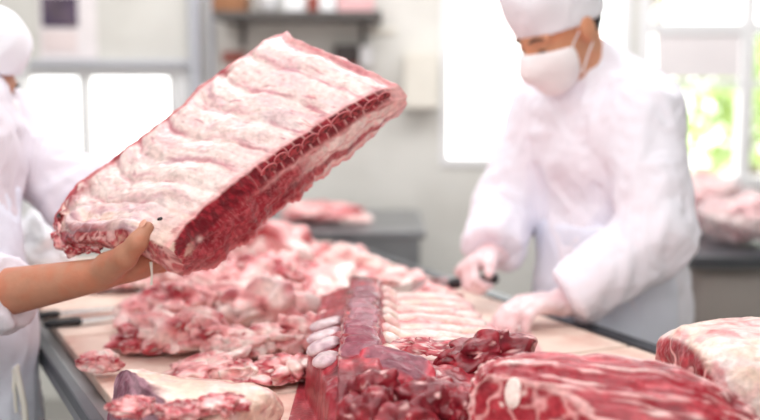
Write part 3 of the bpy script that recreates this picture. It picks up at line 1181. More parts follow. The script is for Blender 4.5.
for k in range(8):
    q0 = 1.69 + .069 * k
    pts = [(XS + p, q0 + .10 * p - .22 * p * p, max(rz(p, q0) - .003, BZ + .035)) for p in np.linspace(.036, .25 - .004 * k, 9)]
    rib_tube('rib', pts, .0235, bone_col, rack, .45)
for k in range(4):
    q0 = 1.665 + .085 * k
    fq = 1.14 + 1.3 * (1 - float(sst(1.42, 1.82, np.array(q0))))
    pts = [(XS + p - .003, q0 - .15 * (p + .035), rz(p, q0) + .002) for p in np.linspace(-.040, -.100 / fq, 7)]
    rib_tube('rib', pts, .030, bone_left_col, rack, .22)
# vertebrae: a row of ridged blocks, purple faces with pale edges
for k in range(11):
    q0 = 1.585 + .054 * k
    w, d, h = .032 - .0007 * k, .024, .018
    cz = BZ + .118 - .0006 * k

    def vc(P, k=k):
        e = np.maximum(np.abs(P[:, 1]), 0)
        n = fbm(P * 2.2, 3, 200 + k)
        c = mix(lin(132, 62, 80), lin(158, 84, 100), sst(-.3, .4, n))
        c = mix(c, ROSE, .85 * sst(.55, .85, e))
        c = mix(c, BLUSH, .6 * sst(.7, .95, np.abs(P[:, 0]) + .15 * n))
        return c
    V, F = ico(4)
    B = np.sign(V) * np.abs(V) ** .55
    B = B / np.max(np.abs(B), 0)
    W = B * np.array([w, d, h]) + np.stack([fbm(B * 1.6 + k * 3, 3, s) for s in (96, 97, 98)], 1) * .004
    W[:, 2] += W[:, 1] * .28
    link_mesh('vertebra', W + np.array([XS + .004 * math.sin(k * 1.7), q0, cz]), F, M_meat, rack, vc(V))
# cut muscle bundles at the near end
for a, r, sd, ln, pu, ro in (((376, 398, 1.47), (.038, .03, .04), 302, 1.5, .25, 0),
                             ((428, 402, 1.46), (.05, .035, .034), 303, 1.5, .3, -.2), ((368, 424, 1.42), (.04, .035, .05), 304, 1.5, .0, 0),
                             ((462, 408, 1.45), (.034, .04, .032), 305, 1.5, .0, .3), ((405, 430, 1.40), (.05, .03, .04), 306, 1.5, .1, 0)):
    lump('muscle', at(*a), r, sd, lean=ln, purple=pu, parent=rack, rough=.22, rot=ro, sub=5, fold=.7)
V, F = ico(5)
B = np.sign(V) * np.abs(V) ** .55
B = B / np.max(np.abs(B), 0)
W = B * np.array([.058, .027, .02]) + np.stack([fbm(B * 1.6, 3, s_) for s_ in (96, 97, 98)], 1) * .006
W[:, 2] += W[:, 1] * .45 - W[:, 0] * .22
ca, sa = math.cos(-.30), math.sin(-.30)
W = W @ np.array([[ca, sa, 0], [-sa, ca, 0], [0, 0, 1]]) + at(396, 372, 1.55)
nb = fbm(B * 2.2, 3, 231)
cb = mix(mix(lin(120, 52, 70), lin(152, 78, 94), sst(-.3, .4, nb)), lin(214, 70, 86), .85 * sst(.68, .92, np.maximum(np.abs(B[:, 1]), np.abs(B[:, 0])) + .08 * nb))
link_mesh('vertebra', W, F, M_meat, rack, cb)
lump('flap', at(484, 356, 1.66), (.075, .05, .034), 311, lean=1.1, purple=.6, rot=.25, tilt=-.15, parent=rack, fold=.8, rough=.3)
lump('flap', at(430, 350, 1.72), (.07, .035, .018), 312, lean=.9, purple=.3, rot=-.3, parent=rack, fold=.8)

# small pale knob and yellow fat beside the rack
o = lump('fat_trimming', np.array([*at(535, 352, 1.74)[:2], BZ + .045]), (.028, .024, .045), 321, lean=.12, floor=BZ, cream=.5)
tag(o, 'small pale knob of fat right of the dark muscle flap', 'fat trimming', 'fat scraps by the rack')
o = lump('fat_trimming', np.array([*at(553, 358, 1.78)[:2], BZ + .03]), (.016, .018, .03), 322, lean=-.3, floor=BZ, sub=4)
ca = o.data.color_attributes['Col']
buf = np.ones((len(ca.data), 4), np.float32)
buf[:, :3] = YFAT
ca.data.foreach_set('color', buf.ravel())
tag(o, 'small yellow scrap of fat behind the big front roast', 'fat trimming', 'fat scraps by the rack')


# ---- big marbled roast at the front
def roast(name, c, r, ax, colf, seed, fibre=.0, power=.7, parent=None, n=(220, 150), floor=BZ, amp=.006, cut=None):
    """superellipsoid joint: local x along the grain, dense enough for fibrous relief"""
    a = np.linspace(0, 2 * math.pi, n[0], endpoint=False)
    b = np.linspace(-math.pi / 2 + 1e-3, math.pi / 2 - 1e-3, n[1])
    A, B = np.meshgrid(a, b, indexing='ij')
    sg = lambda x, p: np.sign(x) * np.abs(x) ** p
    # axis of the poles = local x, so end faces are the cut faces
    P = np.stack([sg(np.sin(B), power), sg(np.cos(B), power) * sg(np.cos(A), .85), sg(np.cos(B), power) * sg(np.sin(A), .85)], -1)
    P = P.reshape(-1, 3)
    L = P * np.asarray(r)
    N = unit_rows(P / np.asarray(r))
    st = fbm(L * np.array([9, 78, 78]), 4, seed)
    L = L + N * (fibre * st)[:, None] + N * (amp * fbm(L * 18, 3, seed + 5))[:, None] + np.stack([pn(L * 7, seed + s) for s in (7, 8, 9)], 1) * .012
    ax = np.asarray(ax)
    W = np.asarray(c) + L @ ax
    col = colf(P, L, st)
    if cut is not None:
        q, m = np.asarray(cut[0]), unit(cut[1])
        dd = (W - q) @ m
        W = W - np.maximum(dd, 0)[:, None] * m * (.96 + .0 * dd[:, None]) + (dd > 0)[:, None] * m * (.0035 * fbm(W * 26, 3, seed + 31))[:, None]
        col = cut[2](col, W, dd)
    W[:, 2] = np.maximum(W[:, 2], floor + .0015)
    F = []
    i, j = np.meshgrid(np.arange(n[0]), np.arange(n[1] - 1), indexing='ij')
    i2 = (i + 1) % n[0]
    F = np.stack([i * n[1] + j, i2 * n[1] + j, i2 * n[1] + j + 1, i * n[1] + j + 1], -1).reshape(-1, 4).tolist()
    F.append([k * n[1] for k in range(n[0])][::-1])
    F.append([k * n[1] + n[1] - 1 for k in range(n[0])])
    return link_mesh(name, W, F, M_meat, parent, col)


def unit_rows(a):
    return a / (np.linalg.norm(a, axis=-1, keepdims=True) + 1e-9)


def frame(x, up=(0, 0, 1)):
    x = unit(x)
    y = unit(np.cross(up, x))
    return np.stack([x, y, np.cross(x, y)])


def front_col(P, L, st):
    m = fbm(L * np.array([14, 70, 70]), 4, 401)
    b = fbm(L * 16, 3, 403)
    c = mix(RED, ROSE, sst(-.15, .5, m))
    c = mix(c, DEEP, .6 * sst(.1, .6, b))
    c = mix(c, BLUSH, .85 * sst(.12, .36, st + .25 * b))
    c = mix(c, FAT, .8 * sst(.35, .6, st + .3 * b))
    return c


def front_cut(c, W, dd):
    b, m = fbm(W * 22, 3, 411), fbm(W * 70, 3, 405)
    fc = mix(RED, lin(182, 54, 66), sst(-.2, .5, m))
    fc = mix(fc, DEEP, .55 * sst(0, .5, b))
    fc = mix(fc, lin(226, 160, 160), .8 * sst(.80, .95, 1 - np.abs(fbm(W * 24, 2, 407)) * 1.4))
    fc = mix(fc, FAT, .85 * sst(.36, .5, fbm(W * 24, 3, 409)))
    fc = mix(fc, BLUSH, .8 * (1 - sst(.004, .012, dd + .003 * b)))
    return mix(c, fc, sst(-.002, .002, dd))


axf = frame((.95, -.20, -.08))
fr_c = np.array([.315, 1.405, BZ + .058])
fro = roast('beef_roast', fr_c, (.20, .12, .098), axf, front_col, 400, fibre=.0085, power=.6, cut=(at(520, 398, 1.37), (-.52, -.82, .22), front_cut))
tag(fro, 'large marbled red roast with streaky top, front right of the table', 'beef roast')
blob = lambda P: mix(np.broadcast_to(FAT, P.shape), BLUSH, sst(.1, .6, pn(P * 2, 5)))
fm = unit([-.52, -.82, .22])
fx = unit(np.cross([0, 0, 1], fm))
disc('fat_seam', at(513, 393, 1.372), fx, fm, np.cross(fm, fx), (.0125, .004, .021), blob, fro, 4)

# ---- pale roast at the right edge
def right_col(P, L, st):
    b = fbm(L * 14, 3, 421)
    m = fbm(L * np.array([30, 30, 30]), 3, 423)
    c = mix(FAT, CREAM, sst(-.1, .5, b))
    c = mix(c, BLUSH, .6 * sst(.0, .5, m))
    c = mix(c, LILAC, .5 * sst(.0, .5, fbm(L * 9, 3, 425))) * .88
    topm = sst(.92, .985, P[:, 2] + .02 * b)
    tc = mix(BLUSH, ROSE, sst(-.1, .4, m))
    tc = mix(tc, RED, .75 * sst(.0, .4, fbm(L * np.array([10, 50, 50]), 3, 427)))
    c = mix(c, tc, .85 * topm)
    face = 1 - sst(-.985, -.955, P[:, 0] + .015 * b)
    fc = mix(RED, ROSE, sst(-.2, .4, fbm(L * 40, 3, 429)))
    fc = mix(fc, DEEP, .55 * sst(-.1, .4, b))
    fc = mix(fc, BLUSH, .8 * sst(.88, .97, 1 - np.abs(fbm(L * 13, 2, 431)) * 1.4))
    c = mix(c, fc, face)
    edge = np.exp(-((P[:, 0] + .93) / .03) ** 2)
    c = mix(c, ROSE, .5 * edge * sst(-.2, .3, m))
    return c


axr = frame((.965, .12, .03))
rr_c = np.array([.715, 1.66, BZ + .074])
rro = roast('beef_joint', rr_c, (.235, .155, .086), axr, right_col, 420, fibre=.002, power=.3, amp=.007)
tag(rro, 'big fat-covered joint with a red cut end, right edge of the photo', 'beef joint')
p = at(738, 346, 1.44)
lumpo = lump('fat_lobe', rr_c + axr[0] * -.10 - axr[1] * .148 + axr[2] * .042, (.04, .012, .02), 433, lean=-.1, cream=.8, rot=-.5, parent=rro, fold=.4, rough=.2)

# ---- front-left joint
def fl_col(P, L, st):
    b = fbm(L * 16, 3, 441)
    m = fbm(L * 34, 3, 443)
    c = mix(CREAM, FAT, sst(-.1, .5, b))
    c = mix(c, BLUSH, .6 * sst(.05, .5, m))
    side = 1 - sst(-.985, -.95, P[:, 0] + .015 * b)
    c = mix(c, mix(PURPLE, lin(168, 122, 138), sst(-.2, .4, m)), .9 * side)
    fr = sst(.55, .8, -P[:, 1] + .12 * b)
    fc = mix(RED, ROSE, sst(-.2, .3, m))
    fc = mix(fc, FAT, .9 * sst(.1, .4, fbm(L * 24, 3, 447)))
    c = mix(c, fc, fr)
    c = mix(c, mix(RED, ROSE, sst(0, .4, m)), .9 * sst(.0, .25, fbm(L * 15, 3, 449) + .9 * sst(.1, .6, -P[:, 1]) - .55))
    c = mix(c, ROSE, .6 * np.exp(-((P[:, 1] - .7) / .12) ** 2) * sst(-.2, .3, m))
    return c


def fl_cut(c, W, dd):
    m = fbm(W * 30, 3, 443)
    fc = mix(PURPLE, lin(176, 130, 146), sst(-.2, .4, m))
    return mix(c, fc, sst(-.002, .002, dd))


axl = frame((.90, -.42, -.04))
fll = roast('beef_joint', np.array([-.315, 1.50, BZ + .05]), (.135, .14, .05), axl, fl_col, 440, fibre=.002, power=.4, amp=.008, cut=(at(118, 392, 1.585), (-.80, -.52, .30), fl_cut))
tag(fll, 'flat cream-topped joint with a purple side, front left of the table', 'beef joint')
for k, (dx, dy, sd) in enumerate(((-.05, -.06, 451), (.02, -.08, 452), (.07, -.045, 453))):
    lump('muscle', np.array([-.29 + dx, 1.47 + dy, BZ + .095]), (.034, .03, .012), sd, lean=.7, parent=fll, rough=.35, fold=1.0)

o = lump('meat_scrap', np.array([*at(102, 388, 1.9)[:2], BZ + .022]), (.04, .02, .022), 461, lean=.45, rot=-.1, floor=BZ)
tag(o, 'small red scrap on the bare board left of the front-left joint', 'meat scrap')

# ---- the heap of trimmings: (px centre, px top, depth, width px, lean, purple, cream, look)
ROWS = [
    ('back row', [(100, 280, 2.72, 58, .4, 0, 0), (140, 270, 2.74, 64, .45, 0, 0), (180, 262, 2.72, 62, .3, 0, 0), (216, 250, 2.72, 66, .3, 0, 0),
                  (250, 238, 2.74, 66, .25, 0, 0), (284, 226, 2.76, 84, .35, .15, 0), (326, 243, 2.78, 60, .2, 0, .2), (352, 249, 2.70, 58, .12, 0, .3), (396, 270, 2.62, 62, .25, 0, .2)]),
    ('third row', [(178, 282, 2.46, 60, .3, 0, .2), (214, 268, 2.46, 62, .3, 0, 0), (250, 258, 2.50, 66, .2, 0, 0), (286, 258, 2.50, 60, .38, .1, 0), (330, 271, 2.46, 76, .12, 0, 0), (430, 288, 2.46, 44, .2, 0, .3)]),
    ('second row', [(146, 300, 2.28, 56, .3, 0, .2), (182, 288, 2.28, 58, .4, 0, .1), (214, 290, 2.30, 56, .25, 0, .6), (264, 280, 2.26, 80, .12, .4, 0), (306, 284, 2.28, 50, .3, 0, .1)]),
    ('front row', [(138, 326, 2.08, 54, .6, .1, 0), (172, 312, 2.08, 66, .3, 0, .1), (210, 316, 2.06, 68, .45, .1, .3), (240, 334, 2.00, 54, .15, 0, 0), (276, 324, 2.05, 66, .3, 0, 0), (308, 316, 2.06, 50, .35, 0, .2)]),
    ('low foremost row', [(200, 360, 1.87, 70, .35, 0, .4), (248, 362, 1.86, 70, .3, 0, .5), (292, 356, 1.86, 64, .4, 0, .3)]),
]
ORD = ['first', 'second', 'third', 'fourth', 'fifth', 'sixth', 'seventh', 'eighth', 'ninth', 'tenth']
seed = 500
rn = random.Random(4)
for rname, items in ROWS:
    items = sorted(items)
    for k, (px, py, Y, w, ln, pu, cr) in enumerate(items):
        seed += 7
        topz = at(px, py, Y)[2]
        rx = w / FPX * Y * .56
        rz_ = min((topz - BZ) * .5, .085)
        c = np.array([*at(px, py, Y)[:2], topz - rz_ * 1.02])
        o = lump('meat_trimming', c, (rx, rx * rn.uniform(.8, 1.0), rz_), seed, lean=ln + .04, purple=pu, cream=cr, rot=rn.uniform(-.5, .5), tilt=rn.uniform(-.2, .2), floor=BZ, rough=.42, fold=1.35)
        look = 'dark red' if ln >= .5 else 'pale fatty' if ln <= .2 else 'creamy pink' if cr >= .3 else 'pink'
        if k == 0:
            pos = 'leftmost in the %s of the heap' % rname
        elif k == len(items) - 1:
            pos = 'rightmost in the %s of the heap' % rname
        else:
            pos = '%s from the left in the %s of the heap' % (ORD[k], rname)
        tag(o, '%s beef trimming, %s' % (look, pos), 'meat trimming', 'beef trimmings heaped on the table')

# white bundle on the far left of the table
o = lump('cloth_bundle', np.array([*at(46, 250, 2.98)[:2], BZ + .075]), (.095, .08, .08), 611, lean=-1, floor=BZ, rough=.3)
o.data.materials[0] = M_cap
tag(o, 'white cloth bundle at the far left of the table, behind the raised forearm', 'cloth')

# pink meat on the back bench and bagged meat on the side counter
o = lump('meat_chunk', np.array([at(318, 0, 3.95)[0], 3.95, bz + .035]), (.14, .1, .04), 621, lean=.5, floor=bz + .001)
tag(o, 'blurred red chunk of meat on the steel bench at the back', 'meat chunk')
o = lump('meat_chunk', np.array([at(352, 0, 3.92)[0], 3.92, bz + .02]), (.06, .07, .022), 623, lean=-.2, floor=bz + .001)
tag(o, 'small pale piece right of the red chunk on the steel bench', 'meat chunk')
for px, py, Y, r, sd, lb in ((712, 176, 3.85, (.13, .13, .15), 631, 'clear plastic bag of pink meat, taller and farther of two on the side counter'),
                             (748, 196, 3.55, (.14, .12, .10), 633, 'clear plastic bag of pink meat, nearer and lower of two on the side counter')):
    p = at(px, py, Y)
    zt = p[2]
    rz_ = (zt - cz1) / 2 / .98
    t = thing('meat_bag', lb, 'bag', (p[0], Y, cz1), 'bagged meat on the side counter')
    lump('meat', np.array([p[0], Y, cz1 + rz_]), (r[0] * .9, r[1] * .9, rz_ * .86), sd, lean=.25, floor=cz1 + .004, parent=t, rough=.25, fold=.6)
    lump('plastic_film', np.array([p[0], Y, cz1 + rz_ * 1.02]), (r[0] * 1.04, r[1] * 1.04, rz_ * 1.0), sd, floor=cz1 + .001, parent=t, rough=.25, fold=.6).data.materials[0] = M_film


# ------------------------------------------------------------------ people
def hand(f, W, fd, n, side, curls, thumb=None, trad=(.0165, .0125, .0112, .0088), s=1.0, k=.008, grow=0.0):
    """palm and five fingers; n points out of the palm; side +1 right hand, -1 left hand"""
    fd = unit(fd)
    n = unit(n - fd * (n @ fd))
    ac = side * np.cross(fd, n)
    base = [W + fd * a * s + ac * b * s for a, b in ((.088, .030), (.092, .0095), (.087, -.010), (.079, -.028))]
    for b, r in zip(base, (.0125, .0125, .012, .011)):
        f.cone(W + (b - W) * .12, b, .017 * s + grow, r * s + grow, .012)
    f.ell(W + fd * .05 * s, (np.array([.05, .038, .0155]) + grow) * s, np.stack([fd, ac, n]), .015)
    f.ell(W + fd * .04 * s + ac * .026 * s + n * .010 * s, (np.array([.034, .019, .016]) + grow) * s, np.stack([fd, ac, n]), .012)
    tips = []
    for b, ls, cs, r in zip(base, ((.042, .026, .021), (.046, .029, .022), (.043, .027, .021), (.034, .021, .018)), curls, (.0092, .0094, .009, .008)):
        a, p, q = 0, b, [b]
        for l, c in zip(ls, cs):
            a += R(c)
            p = p + (fd * math.cos(a) + n * math.sin(a)) * l * s
            q.append(p)
        f.chain(q, [r * s * 1.1 + grow, r * s + grow, r * s * .92 + grow, r * s * .8 + grow], k * .6)
        tips.append(q)
    if thumb is None:
        d1, d2 = unit(fd * .7 + ac * .6 + n * .4), unit(fd * .85 + ac * .25 + n * .45)
        b = W + fd * .025 * s + ac * .03 * s
        thumb = [b, b + d1 * .035 * s, b + d1 * .035 * s + d2 * .032 * s, b + d1 * .035 * s + d2 * .058 * s]
    f.chain(thumb, [q * s + grow for q in trad], k * 1.5)
    return tips, thumb


def head(f, c, F, L, U, s, neck):
    P = lambda a, b, d: c + (F * a + L * b + U * d) * s
    ax = np.stack([F, L, U])
    f.ell(P(-.012, 0, .025), np.array([.1, .077, .093]) * s, ax, .02)
    f.ell(P(.03, 0, -.035), np.array([.068, .062, .085]) * s, ax, .03)
    f.ell(P(.066, 0, -.098), np.array([.026, .03, .022]) * s, ax, .03)
    f.cone(P(.094, 0, .0), P(.117, 0, -.04), .008 * s, .0135 * s, .012)
    for sd in (1, -1):
        f.cone(P(.092, .008 * sd, .016), P(.078, .052 * sd, .016), .010 * s, .008 * s, .012)
        f.ell(P(.108, .033 * sd, -.006), np.array([.017, .018, .010]) * s, ax, .012, True)
        f.ell(P(.082, .033 * sd, -.006), np.array([.012, .014, .012]) * s, ax, .004)
        f.ell(P(.088, .012 * sd, -.044), np.array([.016, .009, .008]) * s, ax, .008)
        f.ell(P(-.008, .082 * sd, -.008), np.array([.022, .013, .036]) * s, ax, .006)
    f.cone(P(.09, -.02, -.068), P(.09, .02, -.068), .008 * s, .008 * s, .008)
    f.cone(P(.086, -.018, -.08), P(.086, .018, -.08), .008 * s, .008 * s, .008)
    f.cone(P(-.025, 0, -.05), neck, .056 * s, .06 * s, .03)


def frame_head(F):
    F = unit(F)
    L = unit(np.cross([0, 0, 1.], F))
    return F, L, np.cross(F, L)


def torso(f, pel, mid, chest, shL, shR, g=0.0, fwd=None):
    """a trunk with hips, waist and ribcage wider than deep"""
    lat = unit(shL - shR)
    fw = unit(np.cross(lat, [0, 0, 1.]))
    ax = np.stack([lat, fw, np.cross(lat, fw)])
    f.ell(pel, np.array([.165, .12, .13]) + g, ax, .06)
    f.ell((pel + mid) / 2, np.array([.15, .112, .15]) + g, ax, .06)
    f.ell(mid, np.array([.155, .115, .15]) + g, ax, .06)
    f.ell(chest, np.array([.172, .12, .15]) + g, ax, .06)
    f.cone(shL, shR, .06 + g, .06 + g, .06)
    return ax


def wrinkle(V, F, amp, seed, ax=(1, 1, .35), freq=16):
    N = vnormals(V, F)
    q = V * np.asarray(ax) * freq
    q = q + .8 * np.stack([pn(V * 7, seed + 1)] * 3, 1)
    r = 1 - np.abs(pn(q, seed)) * 2
    lowf = pn(V * 5, seed + 4)
    return V + N * (amp * (r * .7 + .6 * lowf))[:, None]


def bounds(*pts, m=.15):
    P = np.array(pts)
    return P.min(0) - m, P.max(0) + m


def skin_col(V, base, seed):
    n = fbm(V * 30, 3, seed)
    c = mix(base, base * np.array([1.05, .86, .80]), sst(-.2, .5, n))
    return c


def legs(pel, lat, fwd, floor_z=0):
    out = []
    for sd in (1, -1):
        hip = pel + lat * .09 * sd + np.array([0, 0, -.03])
        knee = np.array([hip[0], hip[1], .48]) + lat * .01 * sd + fwd * .02
        ank = np.array([hip[0], hip[1], .085]) + lat * .02 * sd - fwd * .01
        toe = ank + fwd * .16 + np.array([0, 0, -.05])
        out.append((hip, knee, ank, toe))
    return out


def person(label, J, skin, hd, hands, body_vox, coat_mat, apron_mat, apron_top, cap, seed, cuffs, sleeve, cloth_g=.03, apron_wrap=.0):
    root = thing('person', label, 'person', (J['pel'][0], J['pel'][1], 0))
    pel, mid, chest, shL, shR = (J[k] for k in ('pel', 'mid', 'chest', 'shL', 'shR'))
    lat = unit((shL - shR) * np.array([1, 1, 0]))
    fwd = np.cross(lat, [0, 0, 1.])
    c, F, s = hd
    F, L, U = frame_head(F)
    lg = legs(pel, lat, fwd)
    allp = [c + 0.0, *[J[k] for k in ('elL', 'elR', 'wrL', 'wrR')], shL, shR, pel, *[p for l in lg for p in l]]
    lo, hi = bounds(*allp, m=.24)
    lo[2] = -.02
    hi[2] = c[2] + .2
    # body
    f = Field(lo, hi, body_vox)
    torso(f, pel, mid, chest, shL, shR, -.012)
    for sh, el, wr in ((shL, J['elL'], J['wrL']), (shR, J['elR'], J['wrR'])):
        f.cone(sh, el, .05, .041, .03)
        m_ = el + (wr - el) * .3
        f.cone(el, m_, .042, .047, .02)
        f.cone(m_, wr, .047, .029, .02)
    for hip, kn, an, toe in lg:
        f.cone(hip, kn, .085, .055, .04)
        f.cone(kn, kn + (an - kn) * .3, .053, .056, .02)
        f.cone(kn + (an - kn) * .3, an, .056, .036, .02)
        f.cone(an - np.array([0, 0, .035]), toe, .04, .028, .02)
    head(f, c, F, L, U, s, J['neck'])
    f.cone(J['neck'], chest + np.array([0, 0, .05]), .058, .075, .04)
    hand_out = []
    for h in hands:
        hand_out.append(hand(f, **h))
    V, Fc = f.mesh(2)
    col = skin_col(V, skin, seed)
    # lips and knuckles a little redder
    body = link_mesh('body', V, Fc, M_skin, root, col)
    # coat
    f = Field(lo, hi, .008)
    torso(f, pel, mid, chest, shL, shR, cloth_g * .8)
    for j, (sh, el, wr) in enumerate(((shL, J['elL'], J['wrL']), (shR, J['elR'], J['wrR']))):
        end = el + (wr - el) * cuffs[j]
        f.cone(sh, el, sleeve[0], sleeve[1], .04)
        f.cone(el, end, sleeve[1], sleeve[2], .03)
        d = unit(wr - el)
        o_ = end + d * .012
    # skirt of the coat
    f.cone(pel, pel + np.array([0, 0, -.22]), .17, .19, .06)
    f.cone(J['neck'] + np.array([0, 0, .005]), chest, .078, .13, .05)
    if 'hood' in J:
        for hc, hr, hax in J['hood']:
            f.ell(hc, hr, hax, .03)
    for j, (sh, el, wr) in enumerate(((shL, J['elL'], J['wrL']), (shR, J['elR'], J['wrR']))):
        end = el + (wr - el) * cuffs[j]
        d = unit(wr - el)
        f.cone(end + d * .012, end + d * .20, .035, .035, .006, True) if False else None
    torso_f = f.copy()

    def cuff_cut(X, Y, Z):
        m = np.full(X.shape, -9., np.float32)
        for j, (sh, el, wr) in enumerate(((shL, J['elL'], J['wrL']), (shR, J['elR'], J['wrR']))):
            end = el + (wr - el) * cuffs[j]
            d = unit(wr - el)
            t_ = (X - end[0]) * d[0] + (Y - end[1]) * d[1] + (Z - end[2]) * d[2]
            r_ = np.sqrt((X - wr[0]) ** 2 + (Y - wr[1]) ** 2 + (Z - wr[2]) ** 2)
            m = np.maximum(m, np.where(r_ < .26, t_, -9))
        return m
    f.cut(cuff_cut)
    f.cut(lambda X, Y, Z: (pel[2] - .30) - Z)
    V, Fc = f.mesh(1)
    V = wrinkle(V, Fc, .010, seed + 1)
    V = wrinkle(V, Fc, .009, seed + 12, (1, 1, .5), 8)
    V = wrinkle(V, Fc, .004, seed + 2, (1, 1, 1), 30)
    coat = link_mesh('coat', V, Fc, coat_mat, root)
    # apron over the front
    f = Field(lo, hi, .008)
    torso(f, pel, mid, chest, shL, shR, cloth_g * .8 + .012)
    f.cone(pel, pel + np.array([0, 0, -.42]), .183, .20, .06)
    f.cut(lambda X, Y, Z: Z - apron_top)
    f.cut(lambda X, Y, Z: (pel[2] - .5) - Z)
    f.cut(lambda X, Y, Z: -((X - pel[0]) * fwd[0] + (Y - pel[1]) * fwd[1] + apron_wrap))
    V, Fc = f.mesh(1)
    V = wrinkle(V, Fc, .006, seed + 5, (1, 1, .25), 13)
    apron = link_mesh('apron', V, Fc, apron_mat, root)
    # trousers and boots
    f = Field(lo, hi, .012)
    for hip, kn, an, toe in lg:
        f.cone(hip, kn, .1, .075, .03)
        f.cone(kn, an + np.array([0, 0, .03]), .075, .06, .03)
    f.cut(lambda X, Y, Z: .11 - Z)
    V, Fc = f.mesh(1)
    link_mesh('trousers', V, Fc, M_trouser, root)
    for hip, kn, an, toe in lg:
        f = Field(np.minimum(an, toe) - .13, np.maximum(an, toe) + .22, .01)
        f.cone(an + np.array([0, 0, .12]), an - np.array([0, 0, .02]), .062, .055, .02)
        f.cone(an - np.array([0, 0, .04]), toe, .05, .038, .03)
        f.cut(lambda X, Y, Z: .002 - Z)
        V, Fc = f.mesh(1)
        link_mesh('boot', V, Fc, M_boot, root)
    # cap
    P = lambda a, b, d: c + (F * a + L * b + U * d) * s
    ax = np.stack([F, L, U])
    f = Field(c - .24 * s, c + .30 * s, .006)
    f.ell(P(-.012, 0, .025), (np.array([.1, .077, .093]) + .010) * s, ax, .02)
    for a_, b_, d_, r_ in cap:
        f.ell(P(a_, b_, d_), np.array(r_) * s, ax, .05)
    up0, tl = J.get('cap_low', .024), J.get('cap_tilt', .18)
    f.cut(lambda X, Y, Z: -(((X - c[0]) * U[0] + (Y - c[1]) * U[1] + (Z - c[2]) * U[2]) - up0 * s - tl * ((X - c[0]) * F[0] + (Y - c[1]) * F[1] + (Z - c[2]) * F[2])))
    V, Fc = f.mesh(2)
    V = wrinkle(V, Fc, .004, seed + 7, (1, 1, 1), 14)
    capo = link_mesh('cap', V, Fc, M_cap, root)
    # mask over nose and mouth, with ear loops
    f = Field(c - .2 * s, c + .2 * s, .005)
    f.ell(P(.042, 0, -.045), np.array([.079, .069, .078]) * s, ax, .03)
    f.ell(P(.07, 0, -.098), np.array([.03, .038, .028]) * s, ax, .03)
    f.cone(P(.1, 0, -.018), P(.118, 0, -.045), .013 * s, .021 * s, .04)

    def mc(X, Y, Z):
        a = ((X - c[0]) * F[0] + (Y - c[1]) * F[1] + (Z - c[2]) * F[2]) / s
        d = ((X - c[0]) * U[0] + (Y - c[1]) * U[1] + (Z - c[2]) * U[2]) / s
        return np.maximum(np.maximum(.030 - a, d + .012 - .25 * (a - .1)), -d - .135) * s
    f.cut(mc)
    V, Fc = f.mesh(2)
    V = wrinkle(V, Fc, .0015, seed + 9, (.3, .3, 1), 60)
    mask = link_mesh('face_mask', V, Fc, M_mask, root)
    for sd in (1, -1):
        MB().tube([P(.036, .067 * sd, -.028), P(.012, .079 * sd, -.004), P(-.012, .087 * sd, .022)], .002, 8).tube(
            [P(.036, .064 * sd, -.095), P(.01, .076 * sd, -.06), P(-.014, .085 * sd, -.035)], .002, 8).build('ear_loop', M_mask, root, True)
        # eyes and brows
        V, Fc = ico(3)
        e = link_mesh('eye', P(.0885, .033 * sd, -.008) + (V * np.array([.006, .0115, .0028])) @ ax * s, Fc, M_hair, root)
        MB().tube([P(.099, .014 * sd, .015), P(.0975, .032 * sd, .021), P(.086, .052 * sd, .016)], [.0028, .0034, .0016], 8).build('eyebrow', M_hair, root, True)
    # hair below the cap at nape and temples
    f = Field(c - .22 * s, c + .22 * s, .006)
    f.ell(P(-.014, 0, .022), (np.array([.1, .077, .093]) + .004) * s, ax, .02)

    def hc(X, Y, Z):
        a = ((X - c[0]) * F[0] + (Y - c[1]) * F[1] + (Z - c[2]) * F[2]) / s
        d = ((X - c[0]) * U[0] + (Y - c[1]) * U[1] + (Z - c[2]) * U[2]) / s
        return np.maximum(np.maximum(a + .035 + .2 * np.abs(d), -d - .045), d - .05 - .2 * a) * s
    f.cut(hc)
    V, Fc = f.mesh(1)
    if len(V):
        link_mesh('hair', V, Fc, M_hair, root)
    return root, lat, fwd, hand_out


# ---- standing butcher on the right
J = dict(pel=at(612, 302, 2.63), mid=at(606, 215, 2.62), chest=at(600, 140, 2.59), neck=at(588, 78, 2.55),
         shL=at(641, 114, 2.45), shR=at(546, 114, 2.70), elL=at(657, 236, 2.36), elR=at(508, 206, 2.70),
         wrL=at(563, 302, 2.33), wrR=at(490, 255, 2.56))
J['cap_low'] = .006
J['hood'] = [(at(617, 74, 2.55), np.array([.085, .075, .045]), frame((.55, -.1, -.75))), (at(632, 88, 2.50), np.array([.075, .07, .05]), None)]
FH = np.array([-.76, -.44, -.50])
hdC = at(559, 28, 2.48)
fdL = unit(at(527, 309, 2.27) - J['wrL'])
fdR = unit(at(466, 268, 2.49) - J['wrR'])
hands_r = [dict(W=J['wrL'] + fdL * .012, fd=unit(fdL + np.array([0, 0, .1])), n=np.array([-.25, -.1, -1.]), side=-1,
                curls=[(20, 30, 18), (24, 34, 20), (26, 38, 22), (30, 42, 24)], s=1.03),
           dict(W=J['wrR'] + fdR * .01, fd=fdR, n=np.array([.1, -.55, -.8]), side=1,
                curls=[(55, 70, 35), (62, 74, 40), (66, 76, 42), (70, 78, 42)], s=1.03)]
right_man, lat, fwd, ho = person(
    'person in white coat, cap, face mask and gloves cutting meat behind the table, looking down', J, lin(206, 150, 118), (hdC, FH, 1.04), hands_r, .006,
    M_coat_b, M_apron, at(0, 226, 2.5)[2], [(-.02, 0, .09, (.095, .085, .07)), (.015, 0, .10, (.085, .08, .075))], 71, (.93, .90), (.082, .078, .070), cloth_g=.03)
